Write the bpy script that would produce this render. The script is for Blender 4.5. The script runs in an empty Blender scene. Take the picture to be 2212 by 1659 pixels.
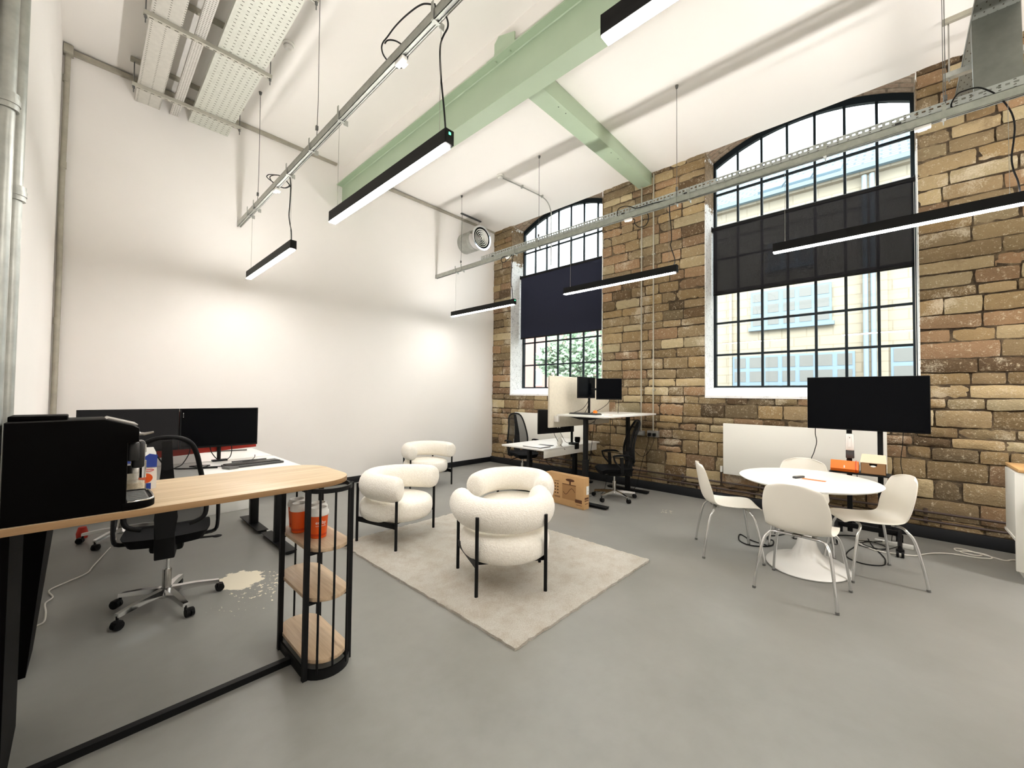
import bpy, bmesh, math, random
from mathutils import Vector, Matrix
random.seed(7)
PI = math.pi
scene = bpy.context.scene
col = scene.collection
WM = {}          # object -> world matrix (translation + rz only)

# ------------------------------------------------------------------ materials
def lin(c):
    c = c / 255.0
    return c / 12.92 if c <= 0.04045 else ((c + 0.055) / 1.055) ** 2.4
def rgb(r, g, b): return (lin(r), lin(g), lin(b), 1.0)

class NT:
    def __init__(s, name):
        s.m = bpy.data.materials.new(name); s.m.use_nodes = True
        s.t = s.m.node_tree; s.t.nodes.clear()
        s.out = s.t.nodes.new('ShaderNodeOutputMaterial')
    def n(s, kind, **kw):
        nd = s.t.nodes.new(kind)
        for k, v in kw.items():
            if k == 'ins':
                for i, val in v.items(): s.put(nd, i, val)
            else: setattr(nd, k, v)
        return nd
    def put(s, nd, i, val):
        sock = nd.inputs[i]
        if isinstance(val, bpy.types.NodeSocket): s.t.links.new(val, sock)
        else: sock.default_value = val
    def math(s, op, a, b=0.0, c=None):
        nd = s.n('ShaderNodeMath', operation=op); s.put(nd, 0, a); s.put(nd, 1, b)
        if c is not None: s.put(nd, 2, c)
        return nd.outputs[0]
    def mix(s, f, a, b, mode='MIX'):
        nd = s.n('ShaderNodeMix', data_type='RGBA', blend_type=mode)
        s.put(nd, 0, f); s.put(nd, 6, a); s.put(nd, 7, b)
        return nd.outputs[2]
    def ramp(s, f, stops):
        nd = s.n('ShaderNodeValToRGB'); e = nd.color_ramp.elements
        while len(e) < len(stops): e.new(0.5)
        for i, (p, c) in enumerate(stops): e[i].position = p; e[i].color = c
        s.put(nd, 0, f); return nd.outputs[0]
    def noise(s, vec, scale, detail=4.0, rough=0.55):
        nd = s.n('ShaderNodeTexNoise'); s.put(nd, 'Vector', vec)
        s.put(nd, 'Scale', scale); s.put(nd, 'Detail', detail); s.put(nd, 'Roughness', rough)
        return nd.outputs[0]
    def obj(s): return s.n('ShaderNodeTexCoord').outputs['Object']
    def scale(s, vec, x, y, z):
        nd = s.n('ShaderNodeMapping'); s.put(nd, 'Vector', vec); s.put(nd, 'Scale', (x, y, z)); return nd.outputs[0]
    def xyz(s, vec):
        nd = s.n('ShaderNodeSeparateXYZ'); s.put(nd, 0, vec); return nd.outputs
    def comb(s, x, y, z):
        nd = s.n('ShaderNodeCombineXYZ'); s.put(nd, 0, x); s.put(nd, 1, y); s.put(nd, 2, z); return nd.outputs[0]
    def bump(s, h, strength, dist=0.01):
        nd = s.n('ShaderNodeBump'); s.put(nd, 'Height', h); s.put(nd, 'Strength', strength); s.put(nd, 'Distance', dist)
        return nd.outputs[0]
    def bsdf(s, color, rough=0.5, metal=0.0, normal=None, **kw):
        nd = s.n('ShaderNodeBsdfPrincipled'); s.put(nd, 'Base Color', color); s.put(nd, 'Roughness', rough); s.put(nd, 'Metallic', metal)
        if normal is not None: s.put(nd, 'Normal', normal)
        for k, v in kw.items(): s.put(nd, k.replace('_', ' '), v)
        return nd.outputs[0]
    def done(s, sh): s.t.links.new(sh, s.out.inputs[0]); return s.m

M = {}
def simple(name, c, rough=0.5, metal=0.0, nscale=0, namt=0.0, bump=0.0, bscale=60, **kw):
    t = NT(name); v = t.obj(); colr = c
    if namt:
        f = t.noise(v, nscale)
        dark = tuple(x * (1 - namt) for x in c[:3]) + (1,); lite = tuple(min(1, x * (1 + namt)) for x in c[:3]) + (1,)
        colr = t.ramp(f, [(0.3, dark), (0.7, lite)])
    nm = t.bump(t.noise(v, bscale), bump, 0.004) if bump else None
    M[name] = t.done(t.bsdf(colr, rough, metal, nm, **kw)); return M[name]

simple('white_wall', rgb(238, 235, 231), 0.85, namt=0.012, nscale=1.3, bump=0.05, bscale=90)
simple('ceiling_paint', rgb(236, 233, 228), 0.9, namt=0.012, nscale=0.8)
simple('green_paint', rgb(166, 184, 158), 0.45, namt=0.03, nscale=3)
simple('black_metal', rgb(13, 13, 14), 0.5, Specular_IOR_Level=0.2)
simple('black_plastic', rgb(11, 11, 12), 0.55, Specular_IOR_Level=0.2)
simple('soft_black', rgb(15, 15, 17), 0.85, bump=0.3, bscale=400, Specular_IOR_Level=0.15)
simple('machine_black', rgb(4, 3, 3), 0.5, Specular_IOR_Level=0.04)
simple('frame_metal', rgb(16, 28, 34), 0.5, Specular_IOR_Level=0.3)
simple('chrome', rgb(215, 215, 215), 0.12, 1.0)
simple('dull_chrome', rgb(170, 168, 164), 0.25, 1.0)
simple('galvanised', rgb(176, 178, 172), 0.42, 0.75, namt=0.12, nscale=18)
simple('old_galvanised', rgb(170, 166, 152), 0.6, 0.3, namt=0.1, nscale=12)
simple('laminate', rgb(236, 234, 230), 0.35)
simple('shell_plastic', rgb(236, 231, 220), 0.38)
simple('table_white', rgb(242, 241, 238), 0.25)
simple('radiator_white', rgb(228, 226, 218), 0.4)
simple('white_plastic', rgb(236, 235, 230), 0.35)
simple('cardboard', rgb(192, 152, 104), 0.85, namt=0.05, nscale=9)
simple('card_brown', rgb(150, 112, 74), 0.85)
simple('card_light', rgb(214, 190, 162), 0.85)
simple('card_ink', rgb(92, 56, 34), 0.85)
simple('card_mid', rgb(160, 120, 76), 0.85)
simple('orange_card', rgb(240, 118, 32), 0.5)
simple('orange_cup', rgb(226, 88, 18), 0.45)
simple('orange_deep', rgb(196, 62, 16), 0.45)
simple('mandarin', rgb(245, 130, 20), 0.5, bump=0.2, bscale=300)
simple('red_panel', rgb(176, 40, 22), 0.7)
simple('blue_print', rgb(24, 58, 150), 0.5)
simple('red_print', rgb(205, 40, 50), 0.5)
simple('grey_plastic', rgb(96, 96, 94), 0.5)
simple('dark_grey', rgb(58, 58, 58), 0.5)
simple('skirting', rgb(26, 27, 30), 0.5, Specular_IOR_Level=0.3)
simple('screen_black', rgb(3, 4, 7), 0.2, Specular_IOR_Level=0.08)
simple('screen_grey', rgb(30, 30, 32), 0.4, Specular_IOR_Level=0.15)
simple('felt', rgb(214, 207, 190), 0.95, namt=0.05, nscale=40, bump=0.3, bscale=500)
simple('pipe_brown', rgb(64, 50, 44), 0.5)
simple('socket_grey', rgb(150, 148, 142), 0.4, 0.5)
simple('dull_steel', rgb(126, 128, 122), 0.5, 0.6, namt=0.1, nscale=10)
simple('slate_edge', rgb(96, 118, 130), 0.7)
simple('pale_blue', rgb(112, 132, 146), 0.7)
simple('pane_grey', rgb(112, 113, 110), 0.4)
simple('ground', rgb(120, 120, 116), 0.9)
simple('bark', rgb(120, 110, 96), 0.9)
simple('leaf', rgb(150, 172, 146), 0.8, namt=0.15, nscale=3)
simple('pipe_sky', rgb(124, 138, 148), 0.6)
simple('cable_white', rgb(222, 218, 210), 0.5)
simple('beans', rgb(196, 186, 168), 0.8, namt=0.2, nscale=90)
simple('spout_dark', rgb(16, 15, 15), 0.3)

def emit(name, c, s):
    t = NT(name); e = t.n('ShaderNodeEmission'); t.put(e, 0, c); t.put(e, 1, s); M[name] = t.done(e.outputs[0])
LED = (1.0, 0.96, 0.92, 1)
emit('led_down', LED, 33.0)
emit('led_up', LED, 29.0)
emit('led_green', (0.05, 1.0, 0.25, 1), 3.0)

# oak counter
def oak(name, ca, cb, along):
    t = NT(name); v = t.obj()
    sx, sy = (1.2, 26) if along == 'x' else (26, 1.2)
    f = t.noise(t.scale(v, sx, sy, 26), 1.0, 6, 0.7); g = t.noise(t.scale(v, sx * 3, sy * 4, 60), 1.0, 3)
    c = t.mix(0.35, t.ramp(f, [(0.3, ca), (0.7, cb)]), t.ramp(g, [(0.35, ca), (0.65, cb)]))
    M[name] = t.done(t.bsdf(c, 0.45))
oak('oak', rgb(180, 152, 114), rgb(220, 198, 166), 'x')
oak('oak_edge', rgb(138, 106, 70), rgb(158, 124, 86), 'x')
oak('shelf_oak', rgb(170, 144, 116), rgb(204, 180, 150), 'y')
oak('cabinet_oak', rgb(190, 146, 92), rgb(212, 168, 114), 'y')

# floor: grey painted concrete with faint mottling, wear and one white paint spill
t = NT('floor_paint'); v = t.obj()
f = t.noise(v, 0.9, 6, 0.6); g = t.noise(v, 9, 5, 0.6)
c = t.ramp(f, [(0.3, rgb(127, 126, 121)), (0.7, rgb(142, 141, 136))])
c = t.mix(0.12, c, t.ramp(g, [(0.3, rgb(110, 109, 104)), (0.7, rgb(154, 153, 148))]))
x, y, z = t.xyz(v)
nx = t.noise(v, 9, 5, 0.75); ns = t.noise(v, 28, 3, 0.6)
def blob(cx, cy, rx, ry, lo):
    dx = t.math('DIVIDE', t.math('SUBTRACT', x, cx), rx); dy = t.math('DIVIDE', t.math('SUBTRACT', y, cy), ry)
    d = t.math('ADD', t.math('MULTIPLY', dx, dx), t.math('MULTIPLY', dy, dy))
    return t.math('ADD', d, t.math('MULTIPLY', t.math('SUBTRACT', nx, 0.5), 2.2)), d
b1, d1 = blob(0.90, 3.80, 0.15, 0.19, 0)
m1 = t.math('LESS_THAN', b1, 0.95)
b2, d2 = blob(1.0, 3.62, 0.22, 0.26, 0)
m2 = t.math('MULTIPLY', t.math('LESS_THAN', d2, 1.0), t.math('GREATER_THAN', ns, 0.6))
b3, d3 = blob(0.80, 3.33, 0.22, 0.16, 0)
m3 = t.math('MULTIPLY', t.math('LESS_THAN', d3, 1.0), t.math('GREATER_THAN', ns, 0.68))
b4, d4 = blob(5.25, 2.16, 0.10, 0.08, 0)
m4 = t.math('MULTIPLY', t.math('LESS_THAN', d4, 1.0), t.math('GREATER_THAN', ns, 0.6))
mm = t.math('MAXIMUM', t.math('MAXIMUM', m1, m2), t.math('MAXIMUM', m3, m4))
c = t.mix(mm, c, rgb(232, 222, 200))
rr = t.math('MULTIPLY_ADD', g, 0.18, 0.30)
M['floor_paint'] = t.done(t.bsdf(c, rr, 0, t.bump(g, 0.06, 0.004), **{'Specular_IOR_Level': 0.4}))

# coursed rubble stone: per-stone tint from the mesh attribute + mottling + lime remnants
t = NT('stone'); v = t.obj()
at = t.n('ShaderNodeAttribute', attribute_name='tint').outputs['Color']
f = t.noise(v, 7, 6, 0.65); g = t.noise(v, 26, 5, 0.7); h = t.noise(v, 70, 4, 0.7); k = t.noise(v, 2.2, 5, 0.65)
c = t.mix(t.math('MULTIPLY', f, 0.9), t.mix(1.0, at, (0.78, 0.75, 0.70, 1), 'MULTIPLY'), at)
c = t.mix(t.ramp(g, [(0.54, (0, 0, 0, 1)), (0.78, (0.6, 0.6, 0.6, 1))]), c, rgb(146, 126, 98))
c = t.mix(t.ramp(t.math('MULTIPLY_ADD', h, 0.45, t.math('MULTIPLY', g, 0.55)), [(0.55, (0, 0, 0, 1)), (0.63, (0.6, 0.6, 0.6, 1))]), c, rgb(216, 202, 174))
c = t.mix(t.ramp(t.math('MULTIPLY_ADD', g, 0.3, t.math('MULTIPLY', k, 0.75)), [(0.36, (0.55, 0.55, 0.55, 1)), (0.46, (0, 0, 0, 1))]), c, rgb(120, 98, 72))
c = t.mix(t.ramp(t.math('MULTIPLY_ADD', h, 0.3, t.math('MULTIPLY', k, 0.8)), [(0.60, (0, 0, 0, 1)), (0.70, (0.6, 0.6, 0.6, 1))]), c, rgb(216, 204, 180))
hh = t.math('ADD', t.math('MULTIPLY', f, 0.6), t.math('ADD', t.math('MULTIPLY', g, 0.5), t.math('MULTIPLY', h, 0.25)))
M['stone'] = t.done(t.bsdf(c, 0.95, 0, t.bump(hh, 0.9, 0.03)))
t = NT('mortar'); v = t.obj(); f = t.noise(v, 14, 6, 0.7); k = t.noise(v, 1.7, 4)
c = t.mix(t.ramp(k, [(0.48, (0, 0, 0, 1)), (0.66, (1, 1, 1, 1))]), t.ramp(f, [(0.35, rgb(50, 40, 29)), (0.65, rgb(84, 69, 50))]), t.ramp(f, [(0.35, rgb(84, 70, 52)), (0.65, rgb(146, 128, 100))]))
M['mortar'] = t.done(t.bsdf(c, 1.0, 0, t.bump(f, 1.0, 0.03)))
# whitewashed window reveal, worn back to the stone in a band
t = NT('whitewash'); v = t.obj(); f = t.noise(v, 9, 6, 0.7); g = t.noise(v, 38, 5, 0.7); x, y, z = t.xyz(v)
c = t.ramp(g, [(0.32, rgb(150, 148, 146)), (0.44, rgb(232, 232, 230)), (0.8, rgb(246, 246, 244))])
zz = t.math('ADD', z, t.math('MULTIPLY', t.math('SUBTRACT', f, 0.5), 0.9))
band = t.math('MULTIPLY', t.math('GREATER_THAN', zz, 2.86), t.math('LESS_THAN', zz, 3.62))
c = t.mix(band, c, t.ramp(g, [(0.3, rgb(84, 68, 50)), (0.7, rgb(150, 128, 98))]))
M['whitewash'] = t.done(t.bsdf(c, 0.9, 0, t.bump(t.math('ADD', f, g), 0.6, 0.02)))
t = NT('sill_paint'); v = t.obj(); g = t.noise(v, 16, 5, 0.7)
M['sill_paint'] = t.done(t.bsdf(t.ramp(g, [(0.32, rgb(204, 204, 204)), (0.46, rgb(240, 240, 240))]), 0.6, 0, t.bump(g, 0.2, 0.01)))
t = NT('arch_stone'); v = t.obj()
bk = t.n('ShaderNodeTexBrick'); x, y, z = t.xyz(v); t.put(bk, 'Vector', t.comb(t.math('MULTIPLY', y, 1.0), x, 0.0))
t.put(bk, 'Color1', rgb(150, 120, 100)); t.put(bk, 'Color2', rgb(176, 158, 138)); t.put(bk, 'Mortar', rgb(110, 96, 80))
t.put(bk, 'Scale', 1.0); t.put(bk, 'Brick Width', 0.22); t.put(bk, 'Row Height', 0.1); t.put(bk, 'Mortar Size', 0.012)
f = t.noise(v, 18, 5, 0.7)
M['arch_stone'] = t.done(t.bsdf(t.mix(0.4, bk.outputs[0], t.ramp(f, [(0.3, rgb(100, 84, 68)), (0.7, rgb(200, 184, 160))])), 0.95, 0, t.bump(f, 0.8, 0.02)))

# soft things
t = NT('boucle'); v = t.obj()
vo = t.n('ShaderNodeTexVoronoi'); t.put(vo, 'Vector', v); t.put(vo, 'Scale', 95.0)
f = t.noise(v, 60, 4, 0.7)
c = t.ramp(f, [(0.3, rgb(232, 226, 214)), (0.7, rgb(246, 242, 233))])
M['boucle'] = t.done(t.bsdf(c, 1.0, 0, t.bump(t.math('ADD', vo.outputs[0], f), 0.35, 0.006), Sheen_Weight=0.2))
t = NT('rug_pile'); v = t.obj()
f = t.noise(v, 120, 5, 0.85); g = t.noise(v, 6, 6, 0.7)
c = t.mix(0.5, t.ramp(f, [(0.34, rgb(196, 180, 156)), (0.56, rgb(254, 249, 238))]), t.ramp(g, [(0.34, rgb(222, 207, 186)), (0.58, rgb(252, 246, 234))]))
M['rug_pile'] = t.done(t.bsdf(c, 1.0, 0, t.bump(f, 1.0, 0.02)))

def see_through(name, c, alpha, rough=0.6):
    t = NT(name); a = t.n('ShaderNodeBsdfTransparent'); b = t.bsdf(c, rough)
    mx = t.n('ShaderNodeMixShader'); t.put(mx, 0, alpha); t.t.links.new(a.outputs[0], mx.inputs[1]); t.t.links.new(b, mx.inputs[2])
    M[name] = t.done(mx.outputs[0])
see_through('blind_fabric', rgb(22, 22, 29), 0.88, 0.9)
see_through('blind_navy', rgb(22, 26, 46), 0.988, 0.9)
see_through('chair_mesh', rgb(30, 30, 32), 0.72, 0.8)
t = NT('glass'); a = t.n('ShaderNodeBsdfTransparent'); t.put(a, 0, (0.97, 0.985, 0.98, 1)); b = t.n('ShaderNodeBsdfGlossy'); t.put(b, 'Roughness', 0.02)
mx = t.n('ShaderNodeMixShader'); t.put(mx, 0, 0.04); t.t.links.new(a.outputs[0], mx.inputs[1]); t.t.links.new(b.outputs[0], mx.inputs[2]); M['glass'] = t.done(mx.outputs[0])
t = NT('jar_glass'); a = t.n('ShaderNodeBsdfTransparent'); t.put(a, 0, (0.93, 0.93, 0.9, 1)); b = t.n('ShaderNodeBsdfGlossy'); t.put(b, 'Roughness', 0.05)
mx = t.n('ShaderNodeMixShader'); t.put(mx, 0, 0.12); t.t.links.new(a.outputs[0], mx.inputs[1]); t.t.links.new(b.outputs[0], mx.inputs[2]); M['jar_glass'] = t.done(mx.outputs[0])

def perforated(name, base, px, py, wx, wy, stag=True, metal=0.35, ax=('x', 'y')):
    t = NT(name); v = t.obj(); s = dict(zip('xyz', t.xyz(v)))
    u = t.math('DIVIDE', s[ax[0]], px); w = t.math('DIVIDE', s[ax[1]], py)
    if stag: w = t.math('ADD', w, t.math('MULTIPLY', t.math('FLOOR', u), 0.5))
    hu = t.math('LESS_THAN', t.math('FRACT', u), wx); hw = t.math('LESS_THAN', t.math('FRACT', w), wy)
    hole = t.math('MULTIPLY', hu, hw)
    f = t.noise(v, 20, 4)
    c = t.mix(hole, t.ramp(f, [(0.3, tuple(k * 0.9 for k in base[:3]) + (1,)), (0.7, base)]), rgb(70, 66, 54))
    M[name] = t.done(t.bsdf(c, 0.5, metal))
perforated('tray_fine', rgb(206, 204, 196), 0.10, 0.032, 0.13, 0.22)
perforated('tray_wide', rgb(204, 206, 196), 0.058, 0.05, 0.34, 0.16)
perforated('tray_dull', rgb(132, 134, 128), 0.058, 0.05, 0.34, 0.16, True, 0.6)
perforated('tray_dense', rgb(208, 206, 200), 0.02, 0.024, 0.55, 0.28, False)
perforated('strut_slots', rgb(188, 186, 174), 0.06, 0.04, 0.5, 0.28, False)
perforated('tray_side', rgb(190, 194, 192), 0.075, 0.02, 0.2, 0.3, True, 0.6, ('y', 'z'))
perforated('key_grid', rgb(26, 26, 27), 0.019, 0.019, 0.14, 1.0, False, 0.0)

# outside masonry
def masonry(name, c1, c2, cm, bw, rh, ms):
    t = NT(name); v = t.obj(); x, y, z = t.xyz(v)
    bk = t.n('ShaderNodeTexBrick'); t.put(bk, 'Vector', t.comb(y, z, 0.0)); t.put(bk, 'Color1', c1); t.put(bk, 'Color2', c2); t.put(bk, 'Mortar', cm)
    t.put(bk, 'Scale', 1.0); t.put(bk, 'Brick Width', bw); t.put(bk, 'Row Height', rh); t.put(bk, 'Mortar Size', ms); t.put(bk, 'Bias', -0.2)
    f = t.noise(v, 3, 5, 0.65)
    M[name] = t.done(t.bsdf(t.mix(0.25, bk.outputs[0], t.ramp(f, [(0.35, c1), (0.65, c2)])), 0.9))
masonry('sandstone', rgb(148, 139, 122), rgb(156, 147, 130), rgb(128, 119, 102), 0.55, 0.24, 0.014)
masonry('slates', rgb(92, 104, 112), rgb(112, 120, 124), rgb(30, 44, 54), 0.34, 0.17, 0.026)
masonry('red_brick', rgb(146, 108, 100), rgb(152, 118, 108), rgb(148, 128, 120), 0.22, 0.075, 0.010)

# ------------------------------------------------------------------ mesh builder
class MB:
    def __init__(s): s.bm = bmesh.new(); s.mi = 0
    def _tag(s, faces):
        for f in faces: f.material_index = s.mi
    def box(s, x0, x1, y0, y1, z0, z1, bevel=0.0, rz=0.0, piv=None, seg=2):
        r = bmesh.ops.create_cube(s.bm, size=1.0); vs = r['verts']
        for v in vs:
            v.co = Vector(((x0 + x1) / 2 + v.co.x * (x1 - x0), (y0 + y1) / 2 + v.co.y * (y1 - y0), (z0 + z1) / 2 + v.co.z * (z1 - z0)))
        fs = set(f for v in vs for f in v.link_faces)
        s._tag(fs)
        if rz:
            p = Vector(piv or ((x0 + x1) / 2, (y0 + y1) / 2, 0)); bmesh.ops.rotate(s.bm, verts=vs, cent=p, matrix=Matrix.Rotation(rz, 3, 'Z'))
        if bevel:
            es = list(set(e for v in vs for e in v.link_edges))
            r = bmesh.ops.bevel(s.bm, geom=es, offset=bevel, segments=seg, affect='EDGES', profile=0.5); s._tag(r['faces'])
        return s
    def obox(s, c, ux, uy, uz, hx, hy, hz, bevel=0.0):
        c = Vector(c); ux, uy, uz = [Vector(q).normalized() for q in (ux, uy, uz)]
        r = bmesh.ops.create_cube(s.bm, size=2.0); vs = r['verts']
        for v in vs: v.co = c + ux * (v.co.x * hx) + uy * (v.co.y * hy) + uz * (v.co.z * hz)
        fs = set(f for v in vs for f in v.link_faces); s._tag(fs)
        bmesh.ops.recalc_face_normals(s.bm, faces=list(fs))
        if bevel:
            es = list(set(e for v in vs for e in v.link_edges))
            r = bmesh.ops.bevel(s.bm, geom=es, offset=bevel, segments=2, affect='EDGES', profile=0.5); s._tag(r['faces'])
        return s
    def bar(s, a, b, w, h, up=(0, 0, 1), bevel=0.0):
        a, b = Vector(a), Vector(b); d = (b - a); L = d.length; d.normalize(); up = Vector(up)
        if abs(d.dot(up)) > 0.99: up = Vector((1, 0, 0))
        sd = d.cross(up).normalized(); u2 = sd.cross(d).normalized()
        return s.obox((a + b) / 2, d, sd, u2, L / 2, w / 2, h / 2, bevel)
    def tube(s, pts, r, seg=10, closed=False, sub=0, caps=True, sq=None):
        pts = [Vector(p) for p in pts]
        rr = list(r) if isinstance(r, (list, tuple)) else [r] * len(pts)
        if sub:
            n = len(pts); out = []; ro = []
            rng = range(n if closed else n - 1)
            for i in rng:
                g = lambda k: pts[k % n] if closed else pts[max(0, min(n - 1, k))]
                p0, p1, p2, p3 = g(i - 1), g(i), g(i + 1), g(i + 2)
                for j in range(sub):
                    q = j / sub
                    out.append(0.5 * ((2 * p1) + (p2 - p0) * q + (2 * p0 - 5 * p1 + 4 * p2 - p3) * q * q + (3 * p1 - p0 - 3 * p2 + p3) * q ** 3))
                    ro.append(rr[i] * (1 - q) + rr[(i + 1) % n] * q)
            if not closed: out.append(pts[-1]); ro.append(rr[-1])
            pts, rr = out, ro
        n = len(pts); rings = []
        nrm = None
        for i, p in enumerate(pts):
            a = pts[(i - 1) % n] if (closed or i > 0) else p; b = pts[(i + 1) % n] if (closed or i < n - 1) else p
            d = (b - a)
            if d.length < 1e-9: d = Vector((0, 0, 1))
            d.normalize()
            if nrm is None:
                nrm = Vector((0, 0, 1)) if abs(d.z) < 0.95 else Vector((1, 0, 0))
            nrm = (nrm - d * nrm.dot(d))
            if nrm.length < 1e-6: nrm = d.orthogonal()
            nrm.normalize(); bi = d.cross(nrm)
            ring = []
            for k in range(seg):
                an = 2 * PI * k / seg
                kx, ky = (1, 1) if sq is None else sq
                ring.append(s.bm.verts.new(p + nrm * (math.cos(an) * rr[i] * kx) + bi * (math.sin(an) * rr[i] * ky)))
            rings.append(ring)
        fs = []
        for i in range(n if closed else n - 1):
            A, B = rings[i], rings[(i + 1) % n]
            for k in range(seg): fs.append(s.bm.faces.new((A[k], A[(k + 1) % seg], B[(k + 1) % seg], B[k])))
        if caps and not closed:
            fs.append(s.bm.faces.new(rings[0][::-1])); fs.append(s.bm.faces.new(rings[-1]))
        s._tag(fs); return s
    def cyl(s, a, b, r, r2=None, seg=16): return s.tube([a, b], [r, r if r2 is None else r2], seg)
    def lathe(s, prof, c=(0, 0, 0), seg=32, sx=1.0, sy=1.0, axis='z', loop=False):
        c = Vector(c); rings = []
        def P(r, h, an):
            if axis == 'z': return c + Vector((math.cos(an) * r * sx, math.sin(an) * r * sy, h))
            if axis == 'y': return c + Vector((math.cos(an) * r, h, math.sin(an) * r))
            return c + Vector((h, math.cos(an) * r, math.sin(an) * r))
        for (r, h) in prof:
            rings.append([s.bm.verts.new(P(max(r, 1e-4), h, 2 * PI * k / seg)) for k in range(seg)])
        fs = []
        for A, B in zip(rings, rings[1:]):
            for k in range(seg): fs.append(s.bm.faces.new((A[k], A[(k + 1) % seg], B[(k + 1) % seg], B[k])))
        if loop:
            for k in range(seg): fs.append(s.bm.faces.new((rings[-1][k], rings[-1][(k + 1) % seg], rings[0][(k + 1) % seg], rings[0][k])))
        else: fs.append(s.bm.faces.new(rings[0][::-1])); fs.append(s.bm.faces.new(rings[-1]))
        s._tag(fs); bmesh.ops.recalc_face_normals(s.bm, faces=fs); return s
    def prism(s, poly, vec, bevel=0.0):
        vec = Vector(vec); lo = [s.bm.verts.new(Vector(p)) for p in poly]; hi = [s.bm.verts.new(Vector(p) + vec) for p in poly]; n = len(poly)
        fs = [s.bm.faces.new(lo[::-1]), s.bm.faces.new(hi)]
        for k in range(n): fs.append(s.bm.faces.new((lo[k], lo[(k + 1) % n], hi[(k + 1) % n], hi[k])))
        s._tag(fs); bmesh.ops.recalc_face_normals(s.bm, faces=fs)
        if bevel:
            es = list(fs[0].edges) + list(fs[1].edges)
            r = bmesh.ops.bevel(s.bm, geom=es, offset=bevel, segments=2, affect='EDGES', profile=0.5); s._tag(r['faces'])
        return s
    def ball(s, c, r, sc=(1, 1, 1), seg=20):
        rr = bmesh.ops.create_uvsphere(s.bm, u_segments=seg, v_segments=seg // 2, radius=r)
        for v in rr['verts']: v.co = Vector(c) + Vector((v.co.x * sc[0], v.co.y * sc[1], v.co.z * sc[2]))
        s._tag(set(f for v in rr['verts'] for f in v.link_faces)); return s
    def grid(s, fn, nu, nv):
        vs = [[s.bm.verts.new(Vector(fn(i / nu, j / nv))) for j in range(nv + 1)] for i in range(nu + 1)]
        fs = [s.bm.faces.new((vs[i][j], vs[i + 1][j], vs[i + 1][j + 1], vs[i][j + 1])) for i in range(nu) for j in range(nv)]
        s._tag(fs); return s
    def text(s, body, size, mat4):
        cu = bpy.data.curves.new('txt', 'FONT'); cu.body = body; cu.size = size; cu.extrude = 0.0006; cu.align_x = 'CENTER'; cu.align_y = 'CENTER'
        o = bpy.data.objects.new('txt', cu); me = bpy.data.meshes.new_from_object(o)
        n0 = len(s.bm.verts); nf = len(s.bm.faces)
        s.bm.from_mesh(me); s.bm.verts.ensure_lookup_table(); s.bm.faces.ensure_lookup_table()
        for v in s.bm.verts[n0:]: v.co = mat4(v.co) if callable(mat4) else mat4 @ v.co
        s._tag(s.bm.faces[nf:])
        bpy.data.objects.remove(o); bpy.data.curves.remove(cu); bpy.data.meshes.remove(me); return s

def build(name, mb, mats, parent=None, world=False, angle=40, smooth=True):
    me = bpy.data.meshes.new(name)
    if parent is not None and world:
        inv = WM[parent].inverted()
        bmesh.ops.transform(mb.bm, matrix=inv, verts=mb.bm.verts)
    mb.bm.to_mesh(me); mb.bm.free()
    for m in (mats if isinstance(mats, (list, tuple)) else [mats]): me.materials.append(M[m] if isinstance(m, str) else m)
    if smooth:
        for p in me.polygons: p.use_smooth = True
        me.set_sharp_from_angle(angle=math.radians(angle))
    o = bpy.data.objects.new(name, me); col.objects.link(o)
    if parent is not None: o.parent = parent; WM[o] = WM[parent]
    else: WM[o] = Matrix.Identity(4)
    return o
def tag(o, label, cat, group=None, kind=None):
    if label: o['label'] = label
    if cat: o['category'] = cat
    if group: o['group'] = group
    if kind: o['kind'] = kind
    return o
def thing(name, label, cat, loc=(0, 0, 0), rz=0.0, group=None, kind=None):
    o = bpy.data.objects.new(name, None); o.empty_display_size = 0.1; col.objects.link(o)
    o.location = loc; o.rotation_euler = (0, 0, rz)
    WM[o] = Matrix.Translation(loc) @ Matrix.Rotation(rz, 4, 'Z')
    return tag(o, label, cat, group, kind)
def single(name, mb, mat, label, cat, group=None, **kw):
    return tag(build(name, mb, mat, **kw), label, cat, group)
def copy_tree(o, parent=None):
    c = o.copy(); col.objects.link(c)
    if parent is not None: c.parent = parent
    for ch in [q for q in list(col.objects) if q.parent == o]: copy_tree(ch, c)
    return c
def place(root, loc, rz, label, group=None):
    c = copy_tree(root); c.location = loc; c.rotation_euler = (0, 0, rz); c['label'] = label
    if group: c['group'] = group
    WM[c] = Matrix.Translation(loc) @ Matrix.Rotation(rz, 4, 'Z'); return c

# ------------------------------------------------------------------ room shell
XB, YB, XL, YN = 6.345, 6.58, -0.245, -3.4
def struct(name, mb, mats, **kw):
    o = build(name, mb, mats, **kw); o['kind'] = 'structure'; return o
struct('floor', MB().box(XL - 0.2, 6.8, YN - 0.2, YB + 0.2, -0.1, 0), 'floor_paint')
def cz(x): return 5.262 - 0.0145 * x
m = MB(); m.prism([(XL - 0.2, YN - 0.2, cz(XL - 0.2)), (XB, YN - 0.2, cz(XB)), (XB, YN - 0.2, 5.7), (XL - 0.2, YN - 0.2, 5.7)], (0, YB - YN + 0.4, 0)); struct('ceiling', m, 'ceiling_paint')
struct('wall_back', MB().box(XL - 0.2, XB, YB, YB + 0.2, -0.1, 5.4), 'white_wall')
struct('wall_left', MB().box(XL - 0.2, XL, YN - 0.2, YB + 0.2, -0.1, 5.4), 'white_wall')
struct('wall_near', MB().box(XL, XB, YN - 0.2, YN, -0.1, 5.4), 'white_wall')
struct('baseboard_back', MB().box(XL, 6.30, YB - 0.022, YB, 0, 0.105, 0.004), 'skirting')
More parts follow.
